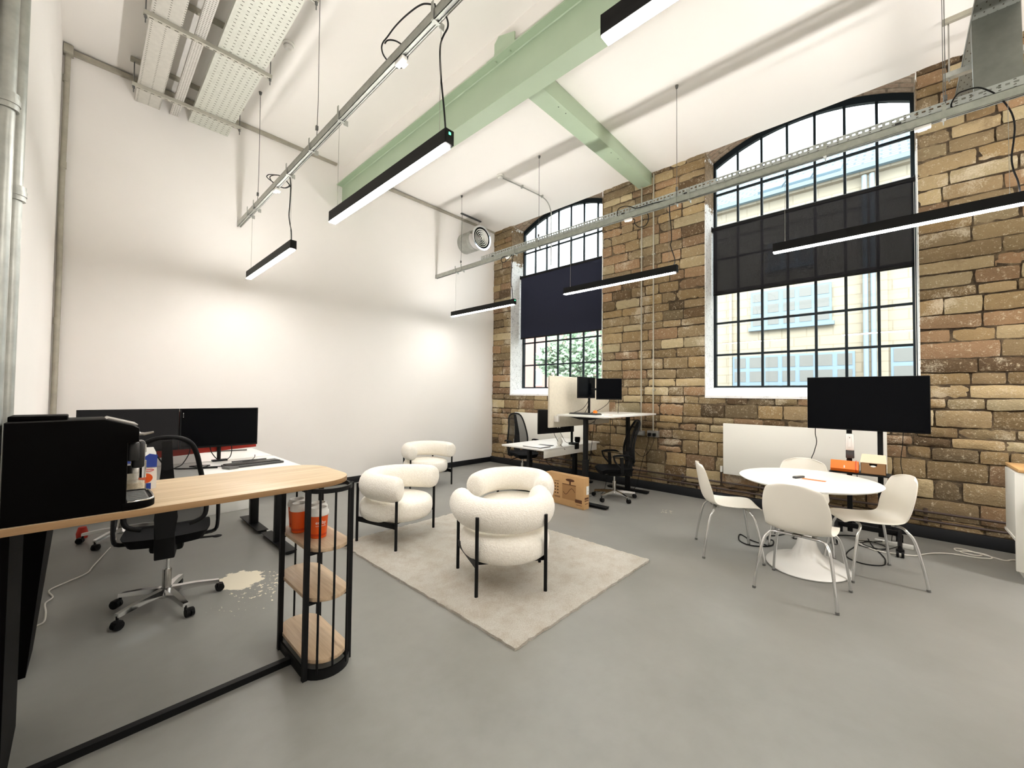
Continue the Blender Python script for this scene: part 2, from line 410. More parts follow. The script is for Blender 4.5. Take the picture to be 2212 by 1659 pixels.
struct('baseboard_right', MB().box(6.275, XB - 0.01, YN, YB - 0.02, 0, 0.125, 0.004), 'skirting')

OPEN = [(-0.215, 2.03), (3.77, 6.015)]
SILL = 1.511
def stone_wall():
    mb = MB(); mb.mi = 1
    X1 = 6.78
    mb.box(XB, X1, YN - 0.2, YB + 0.2, -0.1, SILL - 0.002)
    ys = [YN - 0.2, OPEN[0][0], OPEN[0][1], OPEN[1][0], OPEN[1][1], YB + 0.2]
    for a, b in ((0, 1), (2, 3), (4, 5)): mb.box(XB, X1, ys[a], ys[b], SILL - 0.002, 5.75)
    for (a, b) in OPEN: mb.box(6.70, X1, a, b, 5.46, 5.75)
    mb.mi = 0
    lay = mb.bm.loops.layers.color.new('tint')
    pal = [(210, 198, 174), (206, 192, 166), (200, 186, 160), (216, 206, 184), (194, 180, 154), (204, 186, 164), (204, 192, 170), (220, 212, 192), (190, 178, 156), (202, 184, 162)]
    rnd = random.Random(11)
    z = 0.02
    while z < 5.2:
        h = rnd.choice((0.115, 0.13, 0.14, 0.15, 0.155, 0.165, 0.18)) if z > 1.3 else rnd.choice((0.11, 0.14, 0.17, 0.19, 0.21))
        if z < SILL < z + h + 0.05: h = SILL - z
        if z + h > 5.22: h = 5.24 - z
        if z >= SILL - 0.01: ivs = [(YN, OPEN[0][0]), (OPEN[0][1], OPEN[1][0]), (OPEN[1][1], YB - 0.005)]
        else: ivs = [(YN, YB - 0.005)]
        for (a, b) in ivs:
            y = a
            while y < b - 1e-4:
                w = rnd.uniform(0.22, 0.50) if z > 1.3 else rnd.uniform(0.2, 0.5)
                if h < 0.15: w *= 0.9
                if b - (y + w) < 0.17: w = b - y
                j = rnd.uniform(0.003, 0.008); x0 = 6.322 + rnd.uniform(-0.012, 0.012)
                ya, yb, za, zb = y + (0.0 if y == a else j), y + w - (0.0 if abs(y + w - b) < 1e-6 else j), z + j * 0.9, z + h - j * 0.9
                # occasionally split a tall stone into two thin ones
                parts = [(za, zb)]
                if h > 0.19 and rnd.random() < 0.16: mid = (za + zb) / 2 + rnd.uniform(-0.02, 0.02); parts = [(za, mid - 0.006), (mid + 0.006, zb)]
                for (p, q) in parts:
                    base = rnd.choice(pal); dv = rnd.uniform(0.93, 1.05)
                    if rnd.random() < 0.05: base = (168, 152, 128)
                    c4 = tuple(lin(min(255, k * dv)) for k in base) + (1,)
                    nu, nv = max(3, int((yb - ya) / 0.05)), max(3, int((q - p) / 0.04))
                    rows = []
                    sk = rnd.uniform(-0.012, 0.012)
                    for iu in range(nu + 1):
                        r_ = []
                        for iv in range(nv + 1):
                            u, v_ = iu / nu, iv / nv
                            edge = min(u * (yb - ya), (1 - u) * (yb - ya), v_ * (q - p), (1 - v_) * (q - p))
                            dx = 0.013 * max(0, 1 - edge / 0.014) ** 2 + rnd.uniform(-0.007, 0.007)
                            corner = (iu in (0, nu)) and (iv in (0, nv))
                            yy = ya + u * (yb - ya) + (rnd.uniform(-0.006, 0.006) if 0 < u < 1 else rnd.uniform(-0.002, 0.004) * (1 if u == 0 else -1))
                            zz = p + v_ * (q - p) + sk * (u - 0.5) * (0.5 if 0 < v_ < 1 else 1.0) + (rnd.uniform(-0.005, 0.005) if 0 < v_ < 1 else rnd.uniform(-0.001, 0.006) * (1 if v_ == 0 else -1))
                            if corner: yy += 0.004 * (1 if iu == 0 else -1); zz += 0.004 * (1 if iv == 0 else -1)
                            if iu == 0: yy = max(yy, a)
                            if iu == nu: yy = min(yy, b)
                            r_.append(mb.bm.verts.new((x0 + dx, yy, zz)))
                        rows.append(r_)
                    fs = [mb.bm.faces.new((rows[i][k], rows[i][k + 1], rows[i + 1][k + 1], rows[i + 1][k])) for i in range(nu) for k in range(nv)]
                    # skirt back into the mortar
                    per = [rows[i][0] for i in range(nu + 1)] + [rows[nu][k] for k in range(1, nv + 1)] + [rows[i][nv] for i in range(nu - 1, -1, -1)] + [rows[0][k] for k in range(nv - 1, 0, -1)]
                    bk = [mb.bm.verts.new((6.352, v2.co.y, v2.co.z)) for v2 in per]
                    n = len(per)
                    fs += [mb.bm.faces.new((per[k], per[(k + 1) % n], bk[(k + 1) % n], bk[k])) for k in range(n)]
                    for f_ in fs:
                        f_.material_index = 0
                        for lp in f_.loops: lp[lay] = c4
                y += w
        z += h
    return mb
struct('wall_right', stone_wall(), ['stone', 'mortar'], angle=60)

# windows
R_IN, SAG = 2.22, 5.35
def arch_z(y, c, r=R_IN):
    d = y - c; return (SAG - R_IN) + math.sqrt(max(0, r * r - d * d))
def make_window(name, a, b):
    c = (a + b) / 2; XF = 6.70
    root = thing(name, None, None, (XF, c, SILL), kind='structure')
    # outer frame, following the arch
    mb = MB(); N = 24; t0 = 0.042
    ro = R_IN + 0.085
    inn = [(a + t0, 1.665)] + [(a + t0 + (b - a - 2 * t0) * i / N, arch_z(a + t0 + (b - a - 2 * t0) * i / N, c)) for i in range(N + 1)] + [(b - t0, 1.665)]
    out = [(a, 1.625)] + [(a + (b - a) * i / N, arch_z(a + (b - a) * i / N, c, ro)) for i in range(N + 1)] + [(b, 1.625)]
    n = len(inn); V = []
    for xx in (XF, XF + 0.06):
        V.append([mb.bm.verts.new((xx, p[0], p[1])) for p in inn]); V.append([mb.bm.verts.new((xx, p[0], p[1])) for p in out])
    fs = []
    for k in range(n):
        k2 = (k + 1) % n
        for A, B in ((V[0], V[1]), (V[1], V[3]), (V[3], V[2]), (V[2], V[0])): fs.append(mb.bm.faces.new((A[k], A[k2], B[k2], B[k])))
    bmesh.ops.recalc_face_normals(mb.bm, faces=fs)
    build('window_frame', mb, 'frame_metal', root, True, 30)
    mb = MB()
    for i in range(1, 7):
        y = b - 0.345 - 0.3125 * (i - 1)
        mb.box(XF + 0.005, XF + 0.045, y - 0.015, y + 0.015, 1.64, arch_z(y, c) + 0.02, 0.004)
    for z in (2.14, 2.63, 3.12, 3.62, 4.13, 4.64): mb.box(XF + 0.008, XF + 0.042, a + 0.02, b - 0.02, z - 0.015, z + 0.015, 0.003)
    build('glazing_bars', mb, 'frame_metal', root, True)
    mb = MB(); mb.prism([(XF + 0.026, p[0], p[1]) for p in inn], (0.004, 0, 0)); build('glass_pane', mb, 'glass', root, True, smooth=False)
    mb = MB(); mb.prism([(6.31, a, SILL - 0.03), (6.31, a, SILL + 0.004), (6.72, a, 1.645), (6.76, a, 1.645), (6.76, a, SILL - 0.03)], (0, b - a, 0)); build('window_sill', mb, 'sill_paint', root, True, smooth=False)
    zt = arch_z(b, c, ro)
    for y0, y1 in ((b - 0.006, b + 0.004), (a - 0.004, a + 0.006)):
        mb = MB(); mb.box(6.318, 6.76, y0, y1, SILL, zt + 0.05); build('window_reveal', mb, 'whitewash', root, True, smooth=False)
    mb = MB()
    P = [(a - 0.01 + (b - a + 0.02) * i / N, arch_z(a + (b - a) * i / N, c, ro)) for i in range(N + 1)]
    lo = [[mb.bm.verts.new((xx, p[0], p[1] + dz)) for p in P] for xx, dz in ((6.335, 0), (6.77, 0), (6.77, 0.05), (6.335, 0.05))]
    for k in range(N):
        for A, B in ((0, 1), (1, 2), (2, 3), (3, 0)): mb.bm.faces.new((lo[A][k], lo[A][k + 1], lo[B][k + 1], lo[B][k]))
    bmesh.ops.recalc_face_normals(mb.bm, faces=mb.bm.faces[:])
    build('window_arch', mb, 'arch_stone', root, True)
    return root
make_window('window_1', *OPEN[1])
make_window('window_2', *OPEN[0])

# ------------------------------------------------------------------ green steelwork
r = thing('steel_girder', 'large pale green steel I-beam running under the ceiling towards the back wall', 'beam', (2.85, 2.0, 4.43))
m = MB(); Y0, Y1 = YN, YB
m.box(2.757, 2.947, Y0, Y1, 4.43, 4.446); m.box(2.757, 2.947, Y0, Y1, 4.885, 4.901); m.box(2.847, 2.857, Y0, Y1, 4.446, 4.885)
for sx in (-1, 1):
    for zz in (4.446, 4.885): m.bar((2.852 + sx * 0.007, Y0, zz), (2.852 + sx * 0.007, Y1, zz), 0.012, 0.012, (1, 0, 1))
build('i_section', m, 'green_paint', r, True, 20)
m = MB(); m.prism([(2.80, 2.66, 4.90), (2.80, 2.98, 4.90), (2.80, 2.94, 4.98), (2.80, 2.94, 5.08), (2.80, 2.88, 5.13), (2.80, 2.66, 5.05)], (0.014, 0, 0)); m.box(2.765, 2.815, 2.62, 3.02, 4.901, 4.918)
build('gusset_plate', m, 'green_paint', r, True, 20)
for yy in (2.72, 2.92):
    m = MB(); m.cyl((2.80, yy, 4.868), (2.80, yy, 4.888), 0.016, seg=6); build('bolt', m, 'green_paint', r, True, 20)
struct('trim_1', MB().box(2.86, 2.96, YN, YB, 4.90, 5.26), 'ceiling_paint')
r = thing('steel_girder', 'short pale green steel cross beam spanning from the big beam to the stone wall', 'beam', (4.6, 2.97, 4.97))
m = MB(); m.box(2.95, 6.36, 2.862, 3.086, 4.975, 5.2, 0.004); build('box_section', m, 'green_paint', r, True, 30)
for (x, y) in ((3.42, 2.96), (3.42, 3.03)):
    m = MB(); m.cyl((x, y, 4.955), (x, y, 4.975), 0.015, seg=6); build('bolt', m, 'green_paint', r, True)
for (x, y) in ((3.85, 2.91), (4.0, 2.91), (5.1, 2.91), (5.3, 2.91)): build('fixing_hole', MB().cyl((x, y, 4.972), (x, y, 4.9751), 0.007, seg=8), 'dark_grey', r, True)

# ------------------------------------------------------------------ lighting trunking, wires
def trunking(x, label, brackets, wires, clips):
    r = thing('lighting_trunking', label, 'trunking', (x, 2.0, 3.78))
    m = MB(); y0, y1 = YN + 0.1, YB - 0.005
    m.box(x - 0.022, x - 0.018, y0, y1, 3.775, 3.845); m.box(x + 0.018, x + 0.022, y0, y1, 3.775, 3.845); m.box(x - 0.022, x + 0.022, y0, y1, 3.841, 3.845)
    m.box(x - 0.022, x - 0.010, y0, y1, 3.775, 3.778); m.box(x + 0.010, x + 0.022, y0, y1, 3.775, 3.778); m.box(x - 0.011, x + 0.011, y0, y1, 3.785, 3.788)
    build('channel', m, 'galvanised', r, True, 20)
    for yb in brackets:
        m = MB(); m.box(x - 0.028, x + 0.028, yb - 0.012, yb + 0.012, 3.772, 3.776); m.box(x - 0.030, x - 0.025, yb - 0.012, yb + 0.012, 3.772, 3.89); m.box(x + 0.025, x + 0.06, yb - 0.003, yb + 0.003, 3.755, 3.80)
        build('bracket', m, 'galvanised', r, True)
    for yw in wires:
        m = MB(); m.tube([(x, yw, 3.84), (x + 0.006, yw, 4.2), (x, yw, cz(x))], 0.0032, 6); m.cyl((x, yw, cz(x) - 0.035), (x, yw, cz(x)), 0.012, 0.02, 8)
        m.box(x - 0.010, x + 0.010, yw - 0.010, yw + 0.010, 3.93, 3.97); build('suspension_wire', m, 'grey_plastic', r, True)
    return r
trunking(1.427, 'grey steel lighting trunking on the left, in front of the blank white wall', [6.06, 5.79, 4.6, 3.98, 3.35, 2.02, 0.6, -0.6], [5.72, 3.87, 1.9, 0.0], [])
trunking(4.752, 'grey steel lighting trunking on the right, passing in front of the stone wall', [5.95, 5.78, 4.45, 3.96, 1.85, 1.70, 0.45, -0.32], [5.82, 3.956, 1.842, -0.33], [])
# perforated cable tray clipped behind the right trunking
r = thing('cable_tray', 'long perforated steel cable tray clipped along the right lighting trunking', 'cable tray', (4.84, 2.0, 3.85))
m = MB(); y0, y1 = YN + 0.1, 5.30
m.box(4.785, 4.787, y0, y1, 3.85, 3.905); m.box(4.785, 4.835, y0, y1, 3.85, 3.852)
m.box(4.785, 4.787, y0, y1, 3.920, 3.940)
y = y0
while y < y1:
    m.box(4.785, 4.787, y, min(y1, y + 0.022), 3.905, 3.921); y += 0.045
build('tray_channel', m, 'tray_side', r, True, smooth=False)
for yb in (5.0, 4.0, 2.55, 1.75, -0.05):
    m = MB(); m.box(4.772, 4.784, yb - 0.02, yb + 0.02, 3.84, 3.885); build('clip', m, 'dark_grey', r, True)

# ------------------------------------------------------------------ linear pendant lights
def pendant():
    r = thing('pendant_light', '', 'light')
    m = MB(); L = 0.81; w = 0.030
    m.box(-w, -w + 0.004, -L, L, 0, 0.085); m.box(w - 0.004, w, -L, L, 0, 0.085)
    m.box(-w, w, -L, -L + 0.005, 0, 0.085); m.box(-w, w, L - 0.005, L, 0, 0.085); m.box(-w, w, -L, L, 0.04, 0.046)
    build('housing', m, 'black_metal', r, smooth=False)
    build('diffuser', MB().box(-w + 0.003, w - 0.003, -L + 0.03, L - 0.003, -0.008, 0.006), 'led_down', r, smooth=False)
    build('end_block', MB().box(-w + 0.004, w - 0.004, -L + 0.005, -L + 0.03, 0.001, 0.03), 'black_metal', r, smooth=False)
    build('upper_diffuser', MB().box(-w + 0.003, w - 0.003, -L + 0.003, L - 0.003, 0.078, 0.0848), 'led_up', r, smooth=False)
    for y in (-L + 0.10, L - 0.10):
        m = MB(); m.tube([(0, y, 0.08), (0, y, 0.82)], 0.0016, 6); m.cyl((0, y, 0.079), (0, y, 0.10), 0.005, seg=8); build('hanging_wire', m, 'dull_chrome', r)
    return r
proto = pendant()
LG = 'black linear pendant lights'
specs = [((1.43, 5.23, 2.957), 'small looking lit black linear pendant light hanging in front of the blank white wall'),
         ((1.43, 2.68, 2.957), 'lit black linear pendant light with a green dot, hanging across the big green beam'),
         ((1.43, 0.04, 2.957), 'lit black linear pendant light cut off by the top edge of the photo'),
         ((4.745, 5.24, 2.957), 'lit black linear pendant light near the far corner, left of the navy blind'),
         ((4.745, 2.64, 2.957), 'lit black linear pendant light crossing from the small window onto bare stone'),
         ((4.745, 0.06, 2.957), 'lit black linear pendant light across the large window, reaching the right edge')]
lights = []
for i, (loc, lab) in enumerate(specs):
    if i == 0: o = proto; o.location = loc; o['label'] = lab; o['group'] = LG; WM[o] = Matrix.Translation(loc)
    else: o = place(proto, loc, 0, lab, LG)
    lights.append(o)
cords = [[(1.44, 4.605, 3.763), (1.44, 4.577, 3.664), (1.44, 4.58, 3.554), (1.44, 4.593, 3.447), (1.44, 4.607, 3.355), (1.44, 4.568, 3.248), (1.435, 4.51, 3.159), (1.43, 4.481, 3.035)],
         [(1.44, 1.933, 3.762), (1.44, 1.917, 3.718), (1.44, 1.921, 3.686), (1.44, 1.955, 3.667), (1.44, 1.982, 3.64), (1.44, 1.991, 3.592), (1.44, 1.99, 3.545), (1.44, 1.983, 3.463), (1.44, 1.973, 3.383), (1.435, 1.934, 3.187), (1.43, 1.908, 3.035)],
         None,
         [(4.74, 4.462, 3.763), (4.74, 4.491, 3.709), (4.74, 4.504, 3.581), (4.74, 4.514, 3.418), (4.74, 4.511, 3.264), (4.74, 4.496, 3.241), (4.745, 4.482, 3.035)],
         [(4.74, 1.923, 3.774), (4.74, 1.92, 3.675), (4.74, 1.91, 3.574), (4.74, 1.902, 3.474), (4.74, 1.9, 3.337), (4.74, 1.91, 3.284), (4.745, 1.86, 3.107), (4.745, 1.88, 3.035)],
         [(4.745, -0.42, 3.80), (4.745, -0.36, 3.86), (4.75, -0.391, 3.943), (4.75, -0.439, 3.955), (4.75, -0.502, 3.945), (4.75, -0.551, 3.9), (4.75, -0.591, 3.848), (4.75, -0.63, 3.771), (4.75, -0.667, 3.666), (4.75, -0.681, 3.56), (4.75, -0.674, 3.44), (4.75, -0.663, 3.322), (4.75, -0.671, 3.226), (4.75, -0.691, 3.133), (4.745, -0.70, 3.035)]]
loops = [[(1.5, 4.789, 3.754), (1.5, 4.925, 3.781), (1.5, 5.117, 3.86), (1.51, 5.323, 3.966), (1.51, 5.487, 4.067), (1.51, 5.547, 4.14), (1.52, 5.385, 4.106), (1.52, 5.127, 3.994), (1.51, 4.906, 3.842), (1.51, 4.846, 3.782), (1.53, 5.117, 3.86), (1.53, 5.404, 4.011), (1.52, 5.70, 4.19), (1.52, 5.66, 4.21), (1.52, 5.494, 4.151), (1.5, 5.28, 4.059)],
         [(1.48, 2.13, 3.84), (1.52, 2.162, 4.04), (1.52, 2.207, 4.081), (1.52, 2.266, 4.125), (1.52, 2.32, 4.156), (1.52, 2.406, 4.185), (1.52, 2.549, 4.212), (1.52, 2.672, 4.22), (1.52, 2.78, 4.209), (1.52, 2.84, 4.206), (1.52, 2.862, 4.176), (1.52, 2.837, 4.109), (1.52, 2.781, 4.034), (1.51, 2.69, 3.929), (1.50, 2.577, 3.845), (1.50, 2.509, 3.816), (1.50, 2.465, 3.839), (1.51, 2.466, 3.89), (1.53, 2.501, 3.958), (1.53, 2.576, 4.032), (1.53, 2.654, 4.106), (1.53, 2.727, 4.161), (1.53, 2.795, 4.199), (1.53, 2.833, 4.198)],
         None,
         [(4.72, 4.481, 3.767), (4.72, 4.555, 3.718), (4.72, 4.647, 3.682), (4.72, 4.709, 3.696), (4.72, 4.733, 3.735), (4.72, 4.695, 3.775), (4.72, 4.587, 3.77)],
         [(4.765, 1.98, 3.86), (4.77, 2.172, 3.88), (4.78, 2.36, 3.89), (4.775, 2.434, 3.929), (4.775, 2.518, 3.963), (4.775, 2.604, 3.961), (4.775, 2.631, 3.904), (4.78, 2.603, 3.845), (4.78, 2.40, 3.76), (4.78, 2.389, 3.704), (4.78, 2.33, 3.638), (4.78, 2.25, 3.63), (4.78, 2.207, 3.679), (4.78, 2.204, 3.747), (4.775, 2.229, 3.789), (4.775, 2.286, 3.84)],
         None]
for o in (lights[1], lights[3]): build('indicator', MB().box(-0.007, 0.007, -0.8115, -0.81, 0.054, 0.068), 'led_green', o)
plugs = [(1.427, 5.019, 3.755), (1.427, 2.422, 3.755), None, (4.752, 4.60, 3.758), (4.752, 2.461, 3.758), (4.752, -0.198, 3.758)]
for o, c_, l_, p_ in zip(lights, cords, loops, plugs):
    if c_: build('power_cord', MB().tube(c_, 0.0055, 8, sub=4), 'black_plastic', o, True)
    if l_: build('coiled_cord', MB().tube(l_, 0.0055, 8, sub=4), 'black_plastic', o, True)
    if p_:
        m = MB(); x, y, z = p_; m.box(x - 0.018, x + 0.022, y - 0.05, y + 0.05, z - 0.012, z + 0.02, 0.006); m.box(x + 0.018, x + 0.045, y - 0.03, y + 0.03, z - 0.008, z + 0.022, 0.006)
        build('plug', m, 'white_plastic', o, True)

# ------------------------------------------------------------------ ceiling services, upper left
TG = 'perforated trays under the ceiling at upper left'
def tray(x0, x1, mat, label):
    r = thing('cable_tray', label, 'cable tray', ((x0 + x1) / 2, 3.0, 4.97), group=TG)
    m = MB(); y0, y1 = 0.8, YB - 0.004
    m.box(x0, x1, y0, y1, 4.97, 4.973)
    m.box(x0, x0 + 0.003, y0, y1, 4.973, 5.02); m.box(x1 - 0.003, x1, y0, y1, 4.973, 5.02)
    build('tray_channel', m, mat, r, True, smooth=False)
    return r
tray(0.337, 0.562, 'tray_fine', 'medium width perforated steel cable tray, leftmost of the three overhead')
tray(0.660, 0.745, 'tray_dense', 'narrowest perforated steel cable tray, between the two wider overhead trays')
tray(0.843, 1.265, 'tray_wide', 'widest perforated steel cable tray, beside the ceiling smoke detector')
for k, (yh, lab) in enumerate(((6.20, 'slotted strut hanger under the trays nearest the back wall'), (4.94, 'slotted strut hanger across the middle of the overhead trays'), (3.66, 'slotted strut hanger partly out of the top of the photo'))):
    r = thing('strut_hanger', lab, 'hanger', (0.81, yh, 4.93), group='strut hangers under the overhead trays')
    m = MB(); m.box(0.29, 1.335, yh - 0.02, yh + 0.02, 4.93, 4.934); m.box(0.29, 1.335, yh - 0.02, yh - 0.017, 4.934, 4.969); m.box(0.29, 1.335, yh + 0.017, yh + 0.02, 4.934, 4.969)
    build('strut_channel', m, 'strut_slots', r, True, smooth=False)
    for x in (0.305, 1.32):
        m = MB(); m.cyl((x, yh, 4.86), (x, yh, cz(x)), 0.005, seg=8); m.cyl((x, yh, 4.905), (x, yh, 4.93), 0.012, seg=6); build('threaded_rod', m, 'grey_plastic', r, True)
    m = MB(); m.box(0.27, 1.36, yh - 0.02, yh + 0.02, cz(0.8) - 0.045, cz(0.8) - 0.002); build('ceiling_strut', m, 'old_galvanised', r, True)
# strut rail along the back wall
m = MB(); m.box(XL + 0.02, 2.74, YB - 0.045, YB, 5.19, 5.235); single('strut_rail', m, 'old_galvanised', 'grey strut rail along the top of the back wall, left of the green beam', 'rail')
m = MB(); m.box(2.97, 6.32, YB - 0.045, YB, 5.145, 5.185); single('strut_rail', m, 'old_galvanised', 'grey strut rail along the top of the back wall, right of the green beam', 'rail')
# vertical conduit in the left corner
r = thing('conduit', 'grey beige vertical conduit in the left corner of the back wall', 'conduit', (-0.2, 6.53, 0))
m = MB(); m.tube([(-0.212, 6.53, 0.0), (-0.208, 6.53, 2.4), (-0.214, 6.53, 3.6), (-0.208, 6.53, 4.4), (-0.205, 6.53, 5.20)], 0.024, 12, sub=3); build('tube', m, 'old_galvanised', r, True)
for z in (2.2, 3.9, 4.85):
    build('coupler', MB().cyl((-0.211, 6.53, z), (-0.211, 6.53, z + 0.07), 0.028, seg=14), 'old_galvanised', r, True)
build('junction_box', MB().box(-0.24, -0.165, 6.48, 6.575, 5.16, 5.25, 0.004), 'old_galvanised', r, True)
for y, lab in ((2.64, 'vertical steel pipe on the left wall, the nearer to the corner of a pair'), (2.30, 'vertical steel pipe on the left wall at the very left edge')):
    r = thing('steel_pipe', lab, 'pipe', (-0.214, y, 0), group='steel pipes on the left wall')
    build('tube', MB().cyl((-0.216, y, 0.0), (-0.216, y, 5.25), 0.024, seg=20), 'galvanised', r, True)
    for z in ((2.28, 4.0) if y > 2.5 else (2.5, 3.8)):
        m = MB(); m.cyl((-0.214, y, z), (-0.214, y, z + 0.06), 0.031, seg=20); m.cyl((-0.214, y, z + 0.02), (-0.214, y, z + 0.04), 0.034, seg=20); build('coupler', m, 'galvanised', r, True)
# smoke detectors
def detector(x, y, label):
    r = thing('smoke_detector', label, 'smoke detector', (x, y, cz(x)), group='ceiling smoke detectors')
    m = MB(); m.lathe([(0.055, 0), (0.058, -0.015), (0.05, -0.022)], (0, 0, 0), 24); build('base', m, 'white_plastic', r)
    m = MB(); m.lathe([(0.045, -0.022), (0.047, -0.05), (0.034, -0.062), (0.032, -0.07), (0.018, -0.075)], (0, 0, 0), 24); build('sensor_head', m, 'white_plastic', r)
    m = MB(); m.lathe([(0.044, -0.032), (0.0475, -0.036), (0.044, -0.04)], (0, 0, 0), 24, loop=True); build('vent_ring', m, 'grey_plastic', r)
detector(1.42, 4.69, 'white ceiling smoke detector beside the widest overhead cable tray')
detector(4.735, 4.79, 'white ceiling smoke detector at the end of a bent conduit')
r = thing('conduit', 'thin steel conduit along the ceiling, bending down in front of the small window', 'conduit', (5.4, 4.7, 4.0))
m = MB(); m.tube([(4.79, 4.79, 5.165), (5.3, 4.72, 5.155), (5.70, 4.68, 5.145), (5.86, 4.67, 5.10), (5.95, 4.665, 4.98), (5.97, 4.66, 4.8), (5.97, 4.66, 3.93)], 0.010, 10, sub=5); build('tube', m, 'galvanised', r, True)
for x, y in ((5.22, 4.73), (5.72, 4.68)): build('saddle_clip', MB().box(x - 0.01, x + 0.01, y - 0.022, y + 0.022, 5.135, 5.19), 'galvanised', r, True)
# round duct
r = thing('ventilation_duct', 'round silver ventilation duct with ringed diffuser, out of the back wall', 'duct', (5.47, 6.3, 4.66))
cx, czd = 5.47, 4.665
m = MB(); m.lathe([(0.0, 6.579), (0.205, 6.579), (0.205, 6.30), (0.209, 6.295), (0.205, 6.29), (0.205, 6.22), (0.0, 6.22)], (cx, 0, czd), 40, axis='y'); build('duct_body', m, 'galvanised', r, True)
m = MB(); m.lathe([(0.0, 6.22), (0.198, 6.22), (0.195, 6.10), (0.21, 6.085), (0.25, 6.05), (0.25, 6.04), (0.212, 6.04), (0.205, 6.07), (0.0, 6.07)], (cx, 0, czd), 40, axis='y'); build('collar', m, 'chrome', r, True)
m = MB(); m.lathe([(0.0, 6.068), (0.206, 6.068), (0.206, 6.062), (0.0, 6.062)], (cx, 0, czd), 40, axis='y'); build('dark_throat', m, 'machine_black', r, True)
m = MB()
for rad in (0.028, 0.062, 0.098, 0.134, 0.17): m.lathe([(rad - 0.008, 6.06), (rad + 0.004, 6.04), (rad + 0.010, 6.045), (rad, 6.060)], (cx, 0, czd), 40, axis='y', loop=True)
build('diffuser_rings', m, 'white_plastic', r, True)
build('ceiling_strut', MB().box(5.19, 5.73, 6.35, 6.385, cz(5.4) - 0.025, cz(5.4)), 'dark_grey', r, True)
for x in (5.23, 5.68): build('hanger_rod', MB().cyl((x, 6.37, czd + 0.05), (x, 6.37, cz(x) - 0.01), 0.005, seg=8), 'dull_chrome', r, True)
# right-hand overhead tray and its hangers
r = thing('cable_tray', 'grey perforated cable tray high at upper right, running out to the stone wall', 'cable tray', (5.4, -0.62, 4.65))
m = MB(); m.box(3.6, 6.30, -0.76, -0.50, 4.65, 4.653); m.box(3.6, 6.30, -0.502, -0.50, 4.65, 4.70); m.box(3.6, 6.30, -0.76, -0.758, 4.65, 4.70); build('tray_channel', m, 'tray_dull', r, True, smooth=False)
m = MB(); m.prism([(5.0, -0.50, 4.65), (4.93, -0.50, 3.93), (4.93, -0.50, 3.87), (5.06, -0.50, 4.60)], (0, -0.26, 0)); build('riser', m, 'dull_steel', r, True, smooth=False)
m = MB(); m.box(5.64, 5.70, -0.92, -0.38, 4.60, 4.65); build('strut_channel', m, 'galvanised', r, True)
for y in (-0.42, -0.86): build('threaded_rod', MB().cyl((5.66, y, 4.56), (5.66, y, cz(5.66)), 0.006, seg=8), 'dull_chrome', r, True)
m = MB(); m.box(5.63, 5.67, -0.92, -0.38, cz(5.66) - 0.045, cz(5.66)); build('ceiling_strut', m, 'old_galvanised', r, True)
m = MB(); m.tube([(5.34, -0.357, cz(5.34)), (5.33, -0.357, 4.6), (4.93, -0.33, 3.93)], 0.003, 6); single('suspension_wire', m, 'grey_plastic', 'thin suspension wire left of the upper right cable tray', 'wire')

# ------------------------------------------------------------------ blinds
def blind(y0, y1, zt, zb, label, fab='blind_fabric'):
    r = thing('roller_blind', label, 'blind', (6.6, (y0 + y1) / 2, zt), group='dark roller blinds')
    m = MB(); m.cyl((6.62, y0, zt), (6.62, y1, zt), 0.03, seg=20); build('roller_tube', m, 'black_metal', r, True)
    m = MB()
    m.box(6.605, 6.609, y0 + 0.01, y1 - 0.01, zb + 0.02, zt); build('fabric', m, fab, r, True, smooth=False)
    build('bottom_bar', MB().box(6.60, 6.615, y0 + 0.01, y1 - 0.01, zb, zb + 0.03, 0.003), 'black_metal', r, True)
    for y in (y0 - 0.006, y1 + 0.006): build('end_bracket', MB().box(6.585, 6.66, y - 0.006, y + 0.006, zt - 0.04, zt + 0.04, 0.004), 'black_metal', r, True)
    build('pull_chain', MB().tube([(6.62, y0 - 0.0, zt), (6.62, y0, 1.75)], 0.003, 6), 'cable_white', r, True)
blind(-0.195, 2.01, 4.075, 3.04, 'half lowered grey see-through roller blind in the large right window')
blind(3.79, 5.995, 4.09, 2.715, 'half lowered dark navy roller blind in the smaller far window', 'blind_navy')

# ------------------------------------------------------------------ radiators, pipes, conduits on the stone wall
def radiator(y0, y1, z0, z1, label):
    r = thing('radiator', label, 'radiator', (6.22, (y0 + y1) / 2, z0), group='flat white panel radiators')
    build('panel', MB().box(6.20, 6.222, y0, y1, z0, z1, 0.008), 'radiator_white', r, True)
    build('rear_panel', MB().box(6.25, 6.272, y0 + 0.01, y1 - 0.01, z0 + 0.01, z1 - 0.01, 0.006), 'radiator_white', r, True)
    build('top_grille', MB().box(6.222, 6.25, y0 + 0.01, y1 - 0.01, z1 - 0.02, z1 - 0.006), 'grey_plastic', r, True)
    build('valve', MB().cyl((6.235, y1 + 0.03, z0 + 0.02), (6.235, y1 + 0.03, z0 + 0.10), 0.018, seg=12), 'white_plastic', r, True)
    build('pipe_tail', MB().tube([(6.235, y1 + 0.03, z0 + 0.03), (6.235, y1 + 0.03, 0.30), (6.265, y1 + 0.03, 0.27)], 0.010, 8), 'pipe_brown', r, True)
    for y in (y0 + 0.25, y1 - 0.25): build('wall_bracket', MB().box(6.27, 6.33, y - 0.02, y + 0.02, z0 + 0.1, z1 - 0.1), 'grey_plastic', r, True)
radiator(0.06, 1.755, 0.42, 1.128, 'flat white panel radiator behind the TV stand and oval table')
radiator(4.06, 5.765, 0.47, 1.135, 'flat white panel radiator in the far corner behind the low desk')
